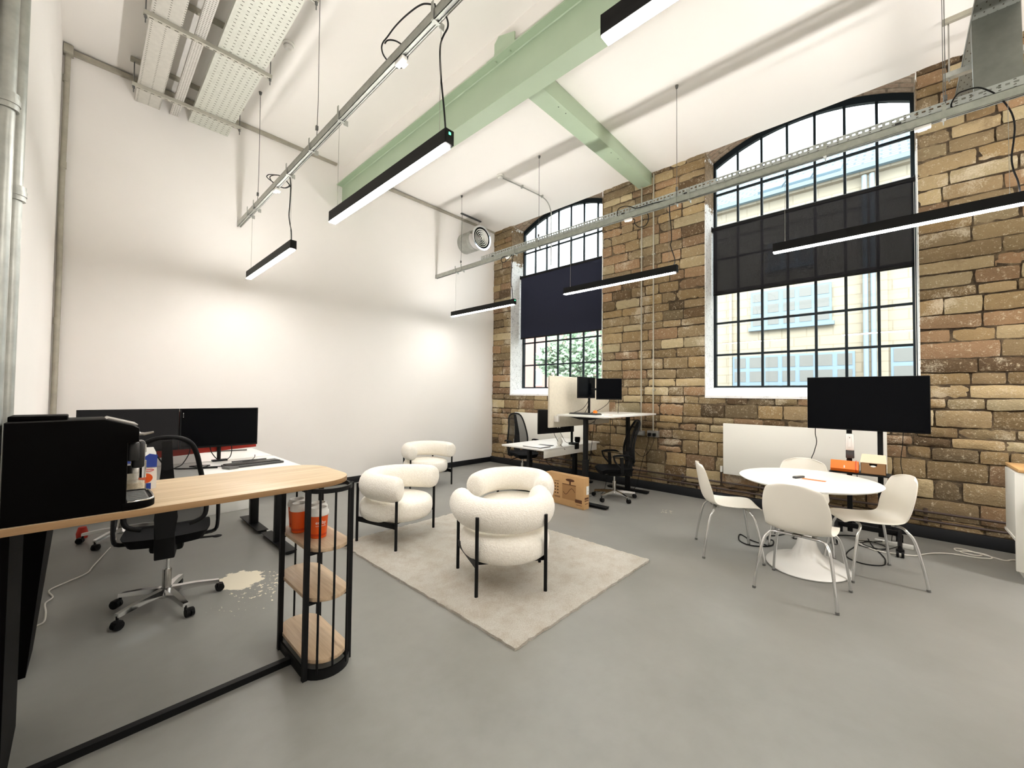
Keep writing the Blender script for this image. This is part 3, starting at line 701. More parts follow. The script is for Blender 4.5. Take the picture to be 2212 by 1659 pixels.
for z, lab in ((0.285, 'brown heating pipe along the stone wall, the upper of two'), (0.19, 'brown heating pipe along the stone wall, just above the skirting')):
    r = thing('heating_pipe', lab, 'pipe', (6.275, 2.5, z), group='brown heating pipes low on the stone wall')
    build('tube', MB().cyl((6.275, -2.6, z), (6.275, 5.75, z), 0.013, seg=12), 'pipe_brown', r, True)
    for y in (-0.24, 1.3, 2.35, 3.6):
        m = MB(); m.box(6.285, 6.325, y - 0.015, y + 0.015, z - 0.03, z + 0.03); m.cyl((6.275, y - 0.012, z), (6.275, y + 0.012, z), 0.018, seg=12); build('pipe_clip', m, 'pipe_brown', r, True)
for y, zb, lab, lab2 in ((3.015, 0.93, 'thin grey conduit down the stone wall, left of the pair', 'grey metal fused outlet box at the foot of the left conduit'), (2.81, 0.93, 'thin grey conduit down the stone wall, right of the pair', 'grey metal double socket with two plugs in it')):
    r = thing('conduit', lab, 'conduit', (6.29, y, zb), group='thin grey conduits on the stone wall')
    build('tube', MB().cyl((6.288, y, zb), (6.288, y, cz(6.3) - 0.05), 0.011, seg=10), 'old_galvanised', r, True)
    for z in (1.6, 2.7, 3.8): build('saddle_clip', MB().box(6.28, 6.325, y - 0.025, y + 0.025, z - 0.008, z + 0.008), 'old_galvanised', r, True)
r = thing('outlet_box', 'grey metal outlet box at the foot of the left thin conduit', 'socket', (6.28, 3.03, 0.89))
build('back_box', MB().box(6.26, 6.322, 2.96, 3.115, 0.855, 0.93, 0.004), 'socket_grey', r, True); build('cover_plate', MB().box(6.252, 6.26, 2.985, 3.09, 0.862, 0.923, 0.002), 'galvanised', r, True)
r = thing('wall_socket', 'grey metal double socket with two dark plugs on the stone wall', 'socket', (6.28, 2.8, 0.89))
build('back_box', MB().box(6.26, 6.322, 2.72, 2.90, 0.845, 0.945, 0.004), 'socket_grey', r, True)
for y in (2.77, 2.85): build('plug', MB().box(6.215, 6.26, y - 0.022, y + 0.022, 0.86, 0.91, 0.008), 'black_plastic', r, True)
for y, mid, lab in ((2.85, 2.95, 'black cord hanging from the left plug of the wall socket'), (2.77, 2.86, 'thin dark cord looping from the right plug of the wall socket')):
    m = MB(); m.tube([(6.22, y, 0.87), (6.21, y + 0.01, 0.75), (6.2, mid, 0.45), (6.19, mid + 0.08, 0.1), (6.12, mid + 0.1, 0.008), (6.02, 3.05, 0.008)] if y > 2.8 else [(6.22, y, 0.87), (6.21, y, 0.78), (6.22, 2.86, 0.6), (6.23, 2.98, 0.52), (6.23, 3.1, 0.6)], 0.004, 8, sub=4); single('power_cable', m, 'black_plastic', lab, 'cable')

# ------------------------------------------------------------------ office chairs
def office_chair(seat=0.45, top=1.13, brot=PI / 5):
    r = thing('office_chair', '', 'chair')
    build('hub', MB().lathe([(0.0, 0.065), (0.045, 0.065), (0.05, 0.09), (0.036, 0.12), (0.0, 0.12)], seg=20), 'chrome', r)
    for k in range(5):
        a = brot + k * 2 * PI / 5; c, s = math.cos(a), math.sin(a)
        m = MB(); N = Vector((c, s, 0)); T = Vector((-s, c, 0)); pts = [(0.03, 0.105, 0.026, 0.02), (0.16, 0.10, 0.022, 0.016), (0.30, 0.082, 0.018, 0.012)]
        rings = [[m.bm.verts.new(N * d + T * (w * q) + Vector((0, 0, z + h * p))) for q, p in ((-1, -1), (1, -1), (0.8, 1), (-0.8, 1))] for d, z, w, h in pts]
        for A, B in zip(rings, rings[1:]):
            for i in range(4): m.bm.faces.new((A[i], A[(i + 1) % 4], B[(i + 1) % 4], B[i]))
        m.bm.faces.new(rings[0][::-1]); m.bm.faces.new(rings[-1]); bmesh.ops.recalc_face_normals(m.bm, faces=m.bm.faces[:])
        arm = build('base_arm', m, 'chrome', r)
        m = MB(); e = N * 0.295; off = N * 0.012 + T * 0.018
        for sg in (-1, 1): m.cyl(e + off + T * (sg * 0.013 - 0.009) + Vector((0, 0, 0.029)), e + off + T * (sg * 0.013 + 0.009) + Vector((0, 0, 0.029)), 0.028, seg=16)
        m.cyl(e + Vector((0, 0, 0.035)), e + Vector((0, 0, 0.078)), 0.008, seg=8); m.obox(e + off + Vector((0, 0, 0.043)), N, T, (0, 0, 1), 0.022, 0.024, 0.012, 0.006)
        build('caster', m, 'black_plastic', arm)
    build('gas_column', MB().lathe([(0.0, 0.11), (0.026, 0.11), (0.026, 0.25), (0.024, 0.255), (0.0, 0.255)], seg=16), 'dull_chrome', r)
    build('piston', MB().cyl((0, 0, 0.25), (0, 0, seat - 0.10), 0.014, seg=12), 'chrome', r)
    m = MB(); m.box(-0.14, 0.10, -0.09, 0.09, seat - 0.12, seat - 0.05, 0.02); m.prism([(-0.10, -0.06, seat - 0.10), (-0.25, -0.05, seat - 0.13), (-0.25, -0.045, seat + 0.12), (-0.20, -0.05, seat - 0.02)], (0, 0.105, 0), 0.006); m.bar((0.0, -0.08, seat - 0.09), (0.06, -0.26, seat - 0.12), 0.012, 0.012)
    m.ball((0.07, -0.28, seat - 0.125), 0.02, (1.0, 1.6, 0.5), 12); build('mechanism', m, 'black_plastic', r)
    m = MB()
    def seatf(u, v):
        x = -0.22 + 0.46 * u; w = 0.235 * (1 - 0.14 * (2 * u - 1) ** 4); y = (2 * v - 1) * w
        z = seat + 0.012 * (2 * v - 1) ** 2 - 0.03 * max(0, u - 0.75) * 4 * max(0, u - 0.75) * 4 - 0.008 * math.cos(PI * (u - 0.5))
        return (x, y, z)
    n = 10
    top_ = [[m.bm.verts.new(seatf(i / n, j / n)) for j in range(n + 1)] for i in range(n + 1)]
    bot_ = [[m.bm.verts.new(Vector(seatf(i / n, j / n)) * 1.0 - Vector((0, 0, 0.06)) - Vector((0.02 * (i / n - 0.5) * 2, 0.03 * (j / n - 0.5) * 2, 0))) for j in range(n + 1)] for i in range(n + 1)]
    for i in range(n):
        for j in range(n):
            m.bm.faces.new((top_[i][j], top_[i + 1][j], top_[i + 1][j + 1], top_[i][j + 1])); m.bm.faces.new((bot_[i][j], bot_[i][j + 1], bot_[i + 1][j + 1], bot_[i + 1][j]))
    per = [(i, 0) for i in range(n)] + [(n, j) for j in range(n)] + [(i, n) for i in range(n, 0, -1)] + [(0, j) for j in range(n, 0, -1)]
    for q in range(len(per)):
        a, b = per[q], per[(q + 1) % len(per)]; m.bm.faces.new((top_[a[0]][a[1]], bot_[a[0]][a[1]], bot_[b[0]][b[1]], top_[b[0]][b[1]]))
    bmesh.ops.recalc_face_normals(m.bm, faces=m.bm.faces[:])
    build('seat', m, 'soft_black', r, angle=60)
    H = top - seat
    prof = [(0.0, 1.0), (0.07, 0.985), (0.12, 0.93), (0.15, 0.82), (0.17, 0.66), (0.195, 0.45), (0.21, 0.28), (0.195, 0.16), (0.12, 0.11)]
    def bx(h): return -0.245 + 0.05 * math.sin(PI * min(1, h * 1.1)) - 0.10 * h * h
    L_ = [(bx(h), w, seat + h * H) for w, h in prof]; R_ = [(bx(h), -w, seat + h * H) for w, h in prof[::-1]][:-1]
    build('back_frame', MB().tube(L_[::-1] + [(bx(h), -w, seat + h * H) for w, h in prof[1:]], 0.015, 10, sub=4), 'black_plastic', r)
    m = MB()
    def halfw(h):
        for (w0, h0), (w1, h1) in zip(prof, prof[1:]):
            if h1 <= h <= h0: return w1 + (w0 - w1) * (h - h1) / max(1e-6, h0 - h1)
        return 0.1
    m.grid(lambda u, v: (bx(0.12 + 0.87 * u) + 0.03 * (1 - (2 * v - 1) ** 2) * (0.3 - u) - 0.02 * (1 - (2 * v - 1) ** 2), (2 * v - 1) * halfw(0.12 + 0.87 * u), seat + (0.12 + 0.87 * u) * H), 14, 8)
    build('back_mesh', m, 'chair_mesh', r)
    m = MB(); S = [(bx(h) - 0.035 + 0.025 * h, w, seat + h * H) for w, h in ((0.045, 0.02), (0.06, 0.2), (0.045, 0.45), (0.03, 0.7), (0.024, 0.97))]
    rings = [[m.bm.verts.new((x + dx, y * sg, z)) for dx, sg in ((-0.010, -1), (-0.010, 1), (0.006, 1), (0.006, -1))] for x, y, z in S]
    for A, B in zip(rings, rings[1:]):
        for i in range(4): m.bm.faces.new((A[i], A[(i + 1) % 4], B[(i + 1) % 4], B[i]))
    m.bm.faces.new(rings[0][::-1]); m.bm.faces.new(rings[-1]); bmesh.ops.recalc_face_normals(m.bm, faces=m.bm.faces[:])
    build('back_spine', m, 'black_plastic', r)
    for sg in (-1, 1):
        m = MB(); m.tube([(-0.02, sg * 0.20, seat - 0.06), (-0.02, sg * 0.265, seat - 0.05), (-0.02, sg * 0.28, seat + 0.02), (-0.01, sg * 0.28, seat + 0.18)], 0.02, 8, sub=3, sq=(0.6, 1.3)); m.tube([(0.10, sg * 0.28, seat + 0.195), (0.08, sg * 0.28, seat + 0.12), (0.0, sg * 0.28, seat + 0.03)], 0.012, 8, sub=3); build('arm_support', m, 'black_plastic', r)
        m = MB(); m.tube([(-0.16, sg * 0.28, seat + 0.185), (-0.10, sg * 0.28, seat + 0.205), (0.02, sg * 0.28, seat + 0.208), (0.11, sg * 0.275, seat + 0.195)], [0.012, 0.03, 0.034, 0.022], 10, sub=4, sq=(0.45, 1.2)); build('arm_pad', m, 'soft_black', r)
    return r
OG = 'black mesh-backed office chairs with chrome star bases'
oc = office_chair(0.455, 1.14)
oc.location = (5.36, 2.98, 0); oc.rotation_euler = (0, 0, math.radians(137)); oc['label'] = 'black mesh office chair with chrome base in front of the raised standing desk'; oc['group'] = OG
place(oc, (5.55, 4.95, 0), math.radians(-112), 'black mesh office chair behind the low white desk, by the corner radiator', OG)
place(oc, (0.31, 5.68, 0), math.radians(-95), 'black office chair tucked under the far left desk, only its chrome base showing', OG)
oc2 = office_chair(0.53, 1.20, math.radians(-13))
oc2.location = (0.44, 3.72, 0); oc2.rotation_euler = (0, 0, math.radians(80)); oc2['label'] = 'black office chair behind the wooden counter, facing the left monitors'; oc2['group'] = OG

# ------------------------------------------------------------------ lounge chairs and rug
m = MB()
NX, NY = 60, 80; x0, x1, y0, y1 = 1.775, 3.565, 1.625, 4.0
rr = random.Random(3)
tp = [[m.bm.verts.new((x0 + (x1 - x0) * i / NX + rr.uniform(-0.006, 0.006), y0 + (y1 - y0) * j / NY + rr.uniform(-0.006, 0.006), 0.018 + rr.uniform(-0.003, 0.003))) for j in range(NY + 1)] for i in range(NX + 1)]
for i in range(NX):
    for j in range(NY): m.bm.faces.new((tp[i][j], tp[i + 1][j], tp[i + 1][j + 1], tp[i][j + 1]))
per = [(i, 0) for i in range(NX)] + [(NX, j) for j in range(NY)] + [(i, NY) for i in range(NX, 0, -1)] + [(0, j) for j in range(NY, 0, -1)]
low = [m.bm.verts.new((tp[i][j].co.x, tp[i][j].co.y, 0.0)) for i, j in per]
for q in range(len(per)):
    a, b = per[q], per[(q + 1) % len(per)]; m.bm.faces.new((tp[a[0]][a[1]], low[q], low[(q + 1) % len(per)], tp[b[0]][b[1]]))
bmesh.ops.recalc_face_normals(m.bm, faces=m.bm.faces[:])
single('rug', m, 'rug_pile', 'cream shaggy rectangular rug under the white armchairs', 'rug', angle=80)

def lounge():
    r = thing('armchair', '', 'chair')
    cl = [(0.275, 0.335), (0.22, 0.34), (0.10, 0.328), (-0.03, 0.298), (-0.14, 0.235), (-0.22, 0.125), (-0.25, 0.0)]
    path = [(x, y, 0.565) for x, y in cl] + [(x, -y, 0.565) for x, y in cl[-2::-1]]
    rad = [0.086, 0.104, 0.106, 0.106, 0.106, 0.106, 0.106]; rad = rad + rad[-2::-1]
    m = MB(); m.tube(path, rad, 22, sub=5, sq=(1.18, 0.96))
    # soft rounded ends
    bmesh.ops.remove_doubles(m.bm, verts=m.bm.verts, dist=1e-5)
    ends = [f for f in m.bm.faces if len(f.verts) > 8]
    rr_ = bmesh.ops.inset_individual(m.bm, faces=ends, thickness=0.018, depth=0.012)
    ends = [f for f in m.bm.faces if len(f.verts) > 8]
    bmesh.ops.inset_individual(m.bm, faces=ends, thickness=0.03, depth=0.006)
    build('arm_back_roll', m, 'boucle', r, angle=80)
    m = MB(); prof = []
    for k in range(13):
        a = -PI / 2 + PI * k / 12; ca, sa = math.cos(a), math.sin(a)
        prof.append((0.265 + 0.105 * (abs(ca) ** 0.6), 0.318 + 0.098 * (abs(sa) ** 0.8) * (1 if sa > 0 else -1)))
    prof = [(0.0, 0.22)] + prof + [(0.15, 0.422), (0.0, 0.424)]
    m.lathe(prof, (0.02, 0, 0), 44, 1.0, 0.97); build('seat_cushion', m, 'boucle', r, angle=80)
    feet = [(0.255, 0.36), (0.255, -0.36), (-0.262, 0.262), (-0.262, -0.262)]
    for i, (x, y) in enumerate(feet):
        m = MB(); m.cyl((x, y, 0.0), (x, y, 0.50 if i < 2 else 0.575), 0.0135, seg=14); build('leg', m, 'black_metal', r)
    for sg in (1, -1): build('side_rail', MB().bar((0.255, sg * 0.36, 0.222), (-0.262, sg * 0.262, 0.222), 0.008, 0.05), 'black_metal', r)
    for x, w in ((0.16, 0.342), (-0.17, 0.28)): build('cross_rail', MB().box(x - 0.02, x + 0.02, -w, w, 0.200, 0.220), 'black_metal', r)
    return r
LGp = 'cream boucle armchairs with black legs'
lc = lounge(); lc.location = (2.375, 2.295, 0.019); lc.rotation_euler = (0, 0, math.radians(54.9)); lc['label'] = 'cream boucle armchair turned with its back to us, nearest on the rug'; lc['group'] = LGp
place(lc, (2.27, 3.80, 0.019), math.radians(-64.5), 'cream boucle armchair on the left edge of the rug, beside the shelf column', LGp)
place(lc, (3.10, 2.87, 0.019), math.radians(-152), 'cream boucle armchair facing us, behind the nearest armchair', LGp)
place(lc, (3.93, 5.67, 0.0), math.radians(-100), 'cream boucle armchair off the rug, alone near the back wall', LGp)

# ------------------------------------------------------------------ oval table and shell chairs
TX, TY, TZ = 4.585, 0.590, 0.757
r = thing('oval_table', 'white oval tulip table with a flared pedestal foot', 'table', (4.50, 0.58, 0))
m = MB(); m.lathe([(0.0, TZ - 0.022), (0.93, TZ - 0.022), (0.975, TZ - 0.014), (0.998, TZ - 0.004), (1.0, TZ - 0.001), (0.994, TZ), (0.0, TZ)], (TX, TY, 0), 72, 0.592, 0.535); build('table_top', m, 'table_white', r, True)
m = MB(); m.lathe([(0.0, 0.004), (0.99, 0.004), (1.0, 0.012), (0.97, 0.022), (0.78, 0.040), (0.54, 0.068), (0.36, 0.115), (0.255, 0.18), (0.20, 0.26), (0.175, 0.36), (0.18, 0.48), (0.22, 0.60), (0.32, 0.69), (0.46, TZ - 0.022), (0.0, TZ - 0.022)], (4.48, 0.58, 0), 56, 0.37, 0.31); build('pedestal', m, 'table_white', r, True, 50)
m = MB(); m.lathe([(0.0, 0.0), (0.97, 0.0), (0.97, 0.006), (0.0, 0.006)], (4.48, 0.58, 0), 56, 0.37, 0.31); build('base_pad', m, 'black_plastic', r, True)

def shell_chair():
    r = thing('shell_chair', '', 'chair')
    P = [(0.235, 0.432, 0.145), (0.232, 0.437, 0.175), (0.215, 0.448, 0.195), (0.15, 0.452, 0.21), (0.05, 0.444, 0.218), (-0.06, 0.44, 0.218), (-0.135, 0.444, 0.212), (-0.182, 0.462, 0.208), (-0.208, 0.50, 0.212), (-0.224, 0.56, 0.22), (-0.240, 0.64, 0.215), (-0.252, 0.715, 0.200), (-0.262, 0.775, 0.178), (-0.266, 0.80, 0.150), (-0.267, 0.812, 0.115)]
    m = MB(); nv = 14; rows = []
    for i, (x, z, w) in enumerate(P):
        row = []
        back = max(0, min(1, (i - 5) / 4)); mid = max(0, 1 - abs(i - 8) / 4)
        for j in range(nv + 1):
            q = 2 * j / nv - 1; lift = abs(q) ** 2.5
            row.append(m.bm.verts.new((x + (0.045 * back + 0.03 * mid) * lift, w * q, z + (0.012 * (1 - back) + 0.03 * mid) * lift - (0.012 * abs(q) ** 4 if i in (0, 1) else 0) - (0.02 * abs(q) ** 3 if i >= 13 else 0))))
        rows.append(row)
    for i in range(len(P) - 1):
        for j in range(nv): m.bm.faces.new((rows[i][j], rows[i + 1][j], rows[i + 1][j + 1], rows[i][j + 1]))
    o = build('seat_shell', m, 'shell_plastic', r, angle=80)
    md = o.modifiers.new('thick', 'SOLIDIFY'); md.thickness = 0.008; md.offset = 0
    md = o.modifiers.new('smooth', 'SUBSURF'); md.levels = 1; md.render_levels = 2
    for sx in (1, -1):
        for sy in (1, -1):
            fx, fy = (0.225 if sx > 0 else -0.235), sy * 0.255
            tx, ty = (0.135 if sx > 0 else -0.135), sy * 0.175
            m = MB(); m.tube([(fx, fy, 0.0), (fx * 0.86 + tx * 0.14, fy * 0.86 + ty * 0.14, 0.12), (fx * 0.45 + tx * 0.55, fy * 0.45 + ty * 0.55, 0.34), (tx * 1.08, ty * 1.05, 0.405), (tx, ty * 0.88, 0.424), (tx * 0.9, ty * 0.5, 0.424), (tx * 0.85, 0.0, 0.424)], 0.0105, 10, sub=4); lg = build('leg', m, 'chrome', r)
            build('foot_cap', MB().cyl((fx, fy, 0.0), (fx * 0.98 + tx * 0.02, fy * 0.98 + ty * 0.02, 0.016), 0.0125, seg=10), 'grey_plastic', lg)
    m = MB(); m.box(-0.14, 0.14, -0.03, 0.03, 0.421, 0.434, 0.003); m.cyl((-0.10, 0.10, 0.42), (-0.10, 0.10, 0.437), 0.014, seg=10); m.cyl((-0.10, -0.10, 0.42), (-0.10, -0.10, 0.437), 0.014, seg=10); build('under_frame', m, 'dull_chrome', r)
    return r
def upscale(root, sx, sy, sz):
    for ch in [q for q in col.objects if q.parent == root]:
        ch.data.transform(Matrix.Diagonal((sx, sy, sz, 1)))
        for g_ in [q for q in col.objects if q.parent == ch]: g_.data.transform(Matrix.Diagonal((sx, sy, sz, 1)))
SG = 'white plastic shell chairs with chrome legs'
sc_ = shell_chair(); upscale(sc_, 1.07, 1.02, 1.055); sc_.location = (3.895, 0.535, 0); sc_.rotation_euler = (0, 0, math.radians(-5)); sc_['label'] = 'white shell chair with its back to us, nearest the camera at the oval table'; sc_['group'] = SG
place(sc_, (4.335, 1.185, 0), math.radians(-64), 'white shell chair seen side on, at the left end of the oval table', SG)
place(sc_, (4.675, 0.155, 0), math.radians(116), 'white shell chair turned three-quarters, at the right end of the oval table', SG)
place(sc_, (5.05, 0.69, 0), math.radians(184), 'white shell chair behind the oval table, mostly hidden by its top', SG)
m = MB(); m.box(4.50, 4.63, 0.630, 0.665, TZ, TZ + 0.018, 0.006, rz=math.radians(-24))
r = thing('remote_control', 'small dark and silver remote control on the oval table', 'remote control', (4.56, 0.645, TZ)); build('body', m, 'dark_grey', r, True)
m = MB(); m.box(4.515, 4.615, 0.635, 0.660, TZ + 0.018, TZ + 0.020, 0.0, rz=math.radians(-24)); build('button_face', m, 'socket_grey', r, True)
m = MB(); m.box(4.525, 4.585, 0.445, 0.62, TZ, TZ + 0.001, rz=math.radians(-4)); single('card', m, 'orange_card', 'orange paper strip lying on the oval table', 'paper')

# ------------------------------------------------------------------ television and stand
r = thing('television', 'large black switched-off flat television in front of the large window', 'television', (5.55, 0.222, 1.17))
m = MB(); m.box(5.535, 5.565, -0.255, 0.70, 1.165, 1.725, 0.004); m.box(5.565, 5.60, -0.1, 0.55, 1.25, 1.60, 0.01); build('casing', m, 'black_plastic', r, True)
build('screen', MB().box(5.5335, 5.536, -0.249, 0.694, 1.177, 1.719), 'screen_black', r, True)
r = thing('tv_stand', 'black two-post wheeled television stand with a small shelf', 'stand', (5.62, 0.23, 0))
for y in (0.35, 0.105): build('post', MB().box(5.605, 5.645, y - 0.022, y + 0.022, 0.09, 1.62, 0.004), 'black_metal', r, True)
for y in (0.46, -0.03):
    m = MB(); m.tube([(5.33, y, 0.085), (5.50, y, 0.105), (5.62, y, 0.17), (5.74, y, 0.105), (5.92, y, 0.085)], 0.022, 8, sub=3, sq=(1.2, 0.8)); ft = build('foot_bar', m, 'black_metal', r, True)
    for x in (5.345, 5.905):
        m = MB(); m.cyl((x, y - 0.028, 0.032), (x, y - 0.008, 0.032), 0.032, seg=16); m.cyl((x, y + 0.008, 0.032), (x, y + 0.028, 0.032), 0.032, seg=16); m.box(x - 0.02, x + 0.02, y - 0.03, y + 0.03, 0.045, 0.078, 0.006); build('caster', m, 'black_plastic', ft, True)
build('cross_bar', MB().box(5.60, 5.64, -0.03, 0.46, 0.13, 0.18, 0.004), 'black_metal', r, True)
build('shelf', MB().box(5.38, 5.61, 0.02, 0.50, 0.728, 0.742, 0.003), 'black_metal', r, True)
for z in (1.30, 1.52): build('mount_rail', MB().box(5.60, 5.612, -0.02, 0.48, z - 0.02, z + 0.02), 'black_metal', r, True)
r = thing('video_bar', 'white camera unit fixed upright to the left post of the TV stand', 'camera', (5.59, 0.345, 0.95)); m = MB(); m.box(5.55, 5.604, 0.306, 0.378, 0.95, 1.125, 0.012); build('body', m, 'white_plastic', r, True)
m = MB(); m.box(5.547, 5.552, 0.325, 0.358, 0.985, 1.105, 0.008); build('front_panel', m, 'laminate', r, True)
build('mounting_bracket', MB().box(5.56, 5.604, 0.308, 0.376, 0.868, 0.95, 0.004), 'dark_grey', r, True)
build('lens', MB().cyl((5.5455, 0.342, 1.085), (5.5475, 0.342, 1.085), 0.004, seg=10), 'screen_black', r, True)
r = thing('gift_box', 'orange oblong box tilted on the TV stand shelf, left side', 'box', (5.48, 0.37, 0.742)); m = MB()
m.prism([(5.40, 0.265, 0.745), (5.52, 0.265, 0.745), (5.55, 0.265, 0.80), (5.43, 0.265, 0.856), (5.385, 0.265, 0.775)], (0, 0.225, 0), 0.004); build('box_body', m, 'orange_card', r, True)
build('ribbon', MB().tube([(5.43, 0.285, 0.862), (5.375, 0.285, 0.778), (5.398, 0.285, 0.742)], 0.004, 6), 'orange_deep', r, True)
m = MB(); m.box(5.389, 5.392, 0.372, 0.382, 0.785, 0.81); build('white_mark', m, 'white_plastic', r, True)
r = thing('cardboard_box', 'open brown cardboard box with a round hole, on the TV stand shelf', 'box', (5.48, 0.15, 0.742)); m = MB()
poly = [(5.40, 0.06, 0.743), (5.40, 0.25, 0.743), (5.40, 0.25, 0.85), (5.40, 0.185, 0.85)] + [(5.40, 0.155 + 0.03 * math.cos(a), 0.845 + 0.03 * math.sin(a)) for a in [0, -PI / 6, -PI / 3, -PI / 2, -2 * PI / 3, -5 * PI / 6, -PI]] + [(5.40, 0.125, 0.85), (5.40, 0.06, 0.85)]
m.prism(poly, (0.004, 0, 0)); m.box(5.56, 5.564, 0.06, 0.25, 0.743, 0.85); m.box(5.40, 5.564, 0.06, 0.064, 0.743, 0.85); m.box(5.40, 5.564, 0.246, 0.25, 0.743, 0.85); m.box(5.40, 5.564, 0.06, 0.25, 0.743, 0.747); build('box_body', m, 'card_brown', r, True)
m = MB(); m.prism([(5.412, 0.055, 0.853), (5.412, 0.255, 0.853), (5.53, 0.245, 0.925), (5.53, 0.065, 0.925)], (0.0, 0, 0.004)); build('lid_flap', m, 'card_light', r, True)
build('hole_shade_sheet', MB().box(5.408, 5.412, 0.07, 0.24, 0.75, 0.848), 'machine_black', r, True)  # black sheet added behind the front so the hole looks shaded inside
build('contents', MB().ball((5.404, 0.155, 0.822), 0.02, (0.2, 1.2, 0.5)), 'white_plastic', r, True)
def cord(pts, mat, label, rad=0.004, sub=5, closed=False): return single('power_cable', MB().tube(pts, rad, 8, sub=sub, closed=closed), mat, label, 'cable')
cord([(5.585, 0.635, 1.18), (5.59, 0.637, 1.10), (5.60, 0.627, 1.009), (5.60, 0.65, 0.90), (5.62, 0.68, 0.75), (5.70, 0.60, 0.40), (5.75, 0.5, 0.012)], 'black_plastic', 'black cord hanging below the left end of the television')
cord([(5.585, -0.065, 1.18), (5.59, -0.06, 1.05), (5.60, -0.05, 0.95), (5.60, -0.045, 0.85), (5.60, -0.054, 0.70), (5.66, 0.0, 0.4), (5.72, 0.03, 0.04)], 'black_plastic', 'thin black cord hanging below the right end of the television', 0.003)
cord([(5.40, 0.28, 0.74), (5.395, 0.275, 0.68), (5.40, 0.27, 0.62), (5.45, 0.28, 0.55), (5.60, 0.33, 0.5)], 'black_plastic', 'short dark cord hanging under the orange box on the TV shelf', 0.003)
cord([(x, y, 0.006) for x, y in ((4.78, 0.95), (4.83, 1.10), (4.95, 1.23), (4.743, 1.188), (4.66, 1.09), (4.70, 0.985), (4.82, 0.91), (4.98, 0.93), (5.00, 0.985), (5.12, 0.99), (5.2, 0.93), (5.35, 0.86), (5.40, 0.80), (5.22, 0.79), (5.28, 0.72), (5.5, 0.6), (5.72, 0.42), (5.8, 0.3))], 'black_plastic', 'long black cord looping on the floor left of the oval table foot', 0.006)
cord([(x, y, z) for x, y, z in ((5.85, 0.30, 0.006), (5.456, 0.292, 0.006), (5.15, 0.34, 0.006), (4.969, 0.333, 0.006), (4.88, 0.22, 0.006), (4.95, 0.09, 0.006), (5.12, 0.07, 0.006), (5.281, 0.097, 0.006), (5.52, 0.17, 0.006), (5.68, 0.21, 0.03))], 'black_plastic', 'black cord looping on the floor beneath the right shell chair', 0.005)
cord([(x, y, z) for x, y, z in ((5.68, 0.10, 0.03), (5.5, 0.30, 0.008), (5.42, 0.16, 0.012), (5.55, 0.06, 0.012), (5.66, 0.20, 0.016), (5.48, 0.24, 0.018), (5.44, 0.10, 0.014), (5.58, 0.02, 0.012), (5.70, -0.05, 0.03))], 'black_plastic', 'tangle of black cord beside the white power strip', 0.004)
r = thing('power_strip', 'white power strip lying on the floor under the TV stand', 'power strip', (5.71, 0.0, 0)); build('body', MB().box(5.685, 5.735, -0.13, 0.16, 0, 0.04, 0.006), 'white_plastic', r, True)
for y in (-0.08, -0.01, 0.06): build('outlet', MB().box(5.695, 5.725, y - 0.02, y + 0.02, 0.04, 0.0415), 'laminate', r, True)
build('power_cord', MB().tube([(x, y, 0.007) for x, y in ((5.70, 0.16), (5.66, 0.30), (5.48, 0.25), (5.38, 0.12), (5.409, 0.02), (5.474, -0.128), (5.60, -0.20), (5.72, -0.29), (5.80, -0.40), (5.845, -0.585), (5.92, -0.66), (6.02, -0.62), (6.00, -0.50), (5.95, -0.44), (6.03, -0.43), (6.06, -0.50), (5.98, -0.60), (5.90, -0.55), (5.94, -0.46), (6.02, -0.53), (5.96, -0.66), (5.92, -0.74), (6.0, -0.80), (6.05, -0.95))], 0.0065, 8, sub=5), 'cable_white', r, True)

# ------------------------------------------------------------------ raised standing desk, low desk and screen
def desk(name, label, x0, x1, y0, y1, top, legs, yl, foot, stage, tray=None, under=True):
    r = thing(name, label, 'desk', ((x0 + x1) / 2, (y0 + y1) / 2, 0))
    build('desktop', MB().box(x0, x1, y0, y1, top - 0.025, top, 0.003), 'laminate', r, True)
    for x in legs:
        m = MB(); m.box(x - 0.04, x + 0.04, yl - 0.03, yl + 0.03, 0.03, min(stage, top - 0.06), 0.004); m.box(x - 0.032, x + 0.032, yl - 0.024, yl + 0.024, 0.3, top - 0.03, 0.003); lg = build('leg_column', m, 'black_metal', r, True)
        m = MB(); m.box(x - 0.035, x + 0.035, foot[0], foot[1], 0.008, 0.034, 0.006); m.box(x - 0.05, x + 0.05, foot[0], foot[1], 0.030, 0.036); build('foot', m, 'black_metal', r, True)
        m = MB(); m.prism([(x - 0.03, y0 + 0.08, top - 0.025), (x - 0.03, y1 - 0.08, top - 0.025), (x - 0.03, yl + 0.08, top - 0.065), (x - 0.03, yl - 0.08, top - 0.065)], (0.06, 0, 0)); build('support_arm', m, 'black_metal', r, True)
    build('beam', MB().box(legs[0], legs[-1], yl - 0.03, yl + 0.03, top - 0.06, top - 0.03), 'black_metal', r, True)
    if tray: build('cable_tray', MB().box(*tray, 0.003), 'radiator_white', r, True)
    return r
desk('standing_desk', 'white standing desk raised high, in front of the stone wall', 4.60, 6.15, 2.70, 3.47, 1.230, (4.75, 5.96), 3.08, (2.74, 3.42), 0.62)
desk('low_desk', 'low white desk behind the raised desk, near the far corner', 4.60, 6.15, 3.70, 4.55, 0.705, (4.76, 5.98), 4.10, (3.75, 4.45), 0.5, (4.62, 6.05, 3.70, 3.712, 0.575, 0.69))
r = thing('desk_screen', 'tall beige fabric privacy screen between the raised and low desks', 'screen', (5.32, 3.53, 1.03)); build('fabric_panel', MB().box(4.50, 6.15, 3.515, 3.55, 1.035, 1.772, 0.012), 'felt', r, True)
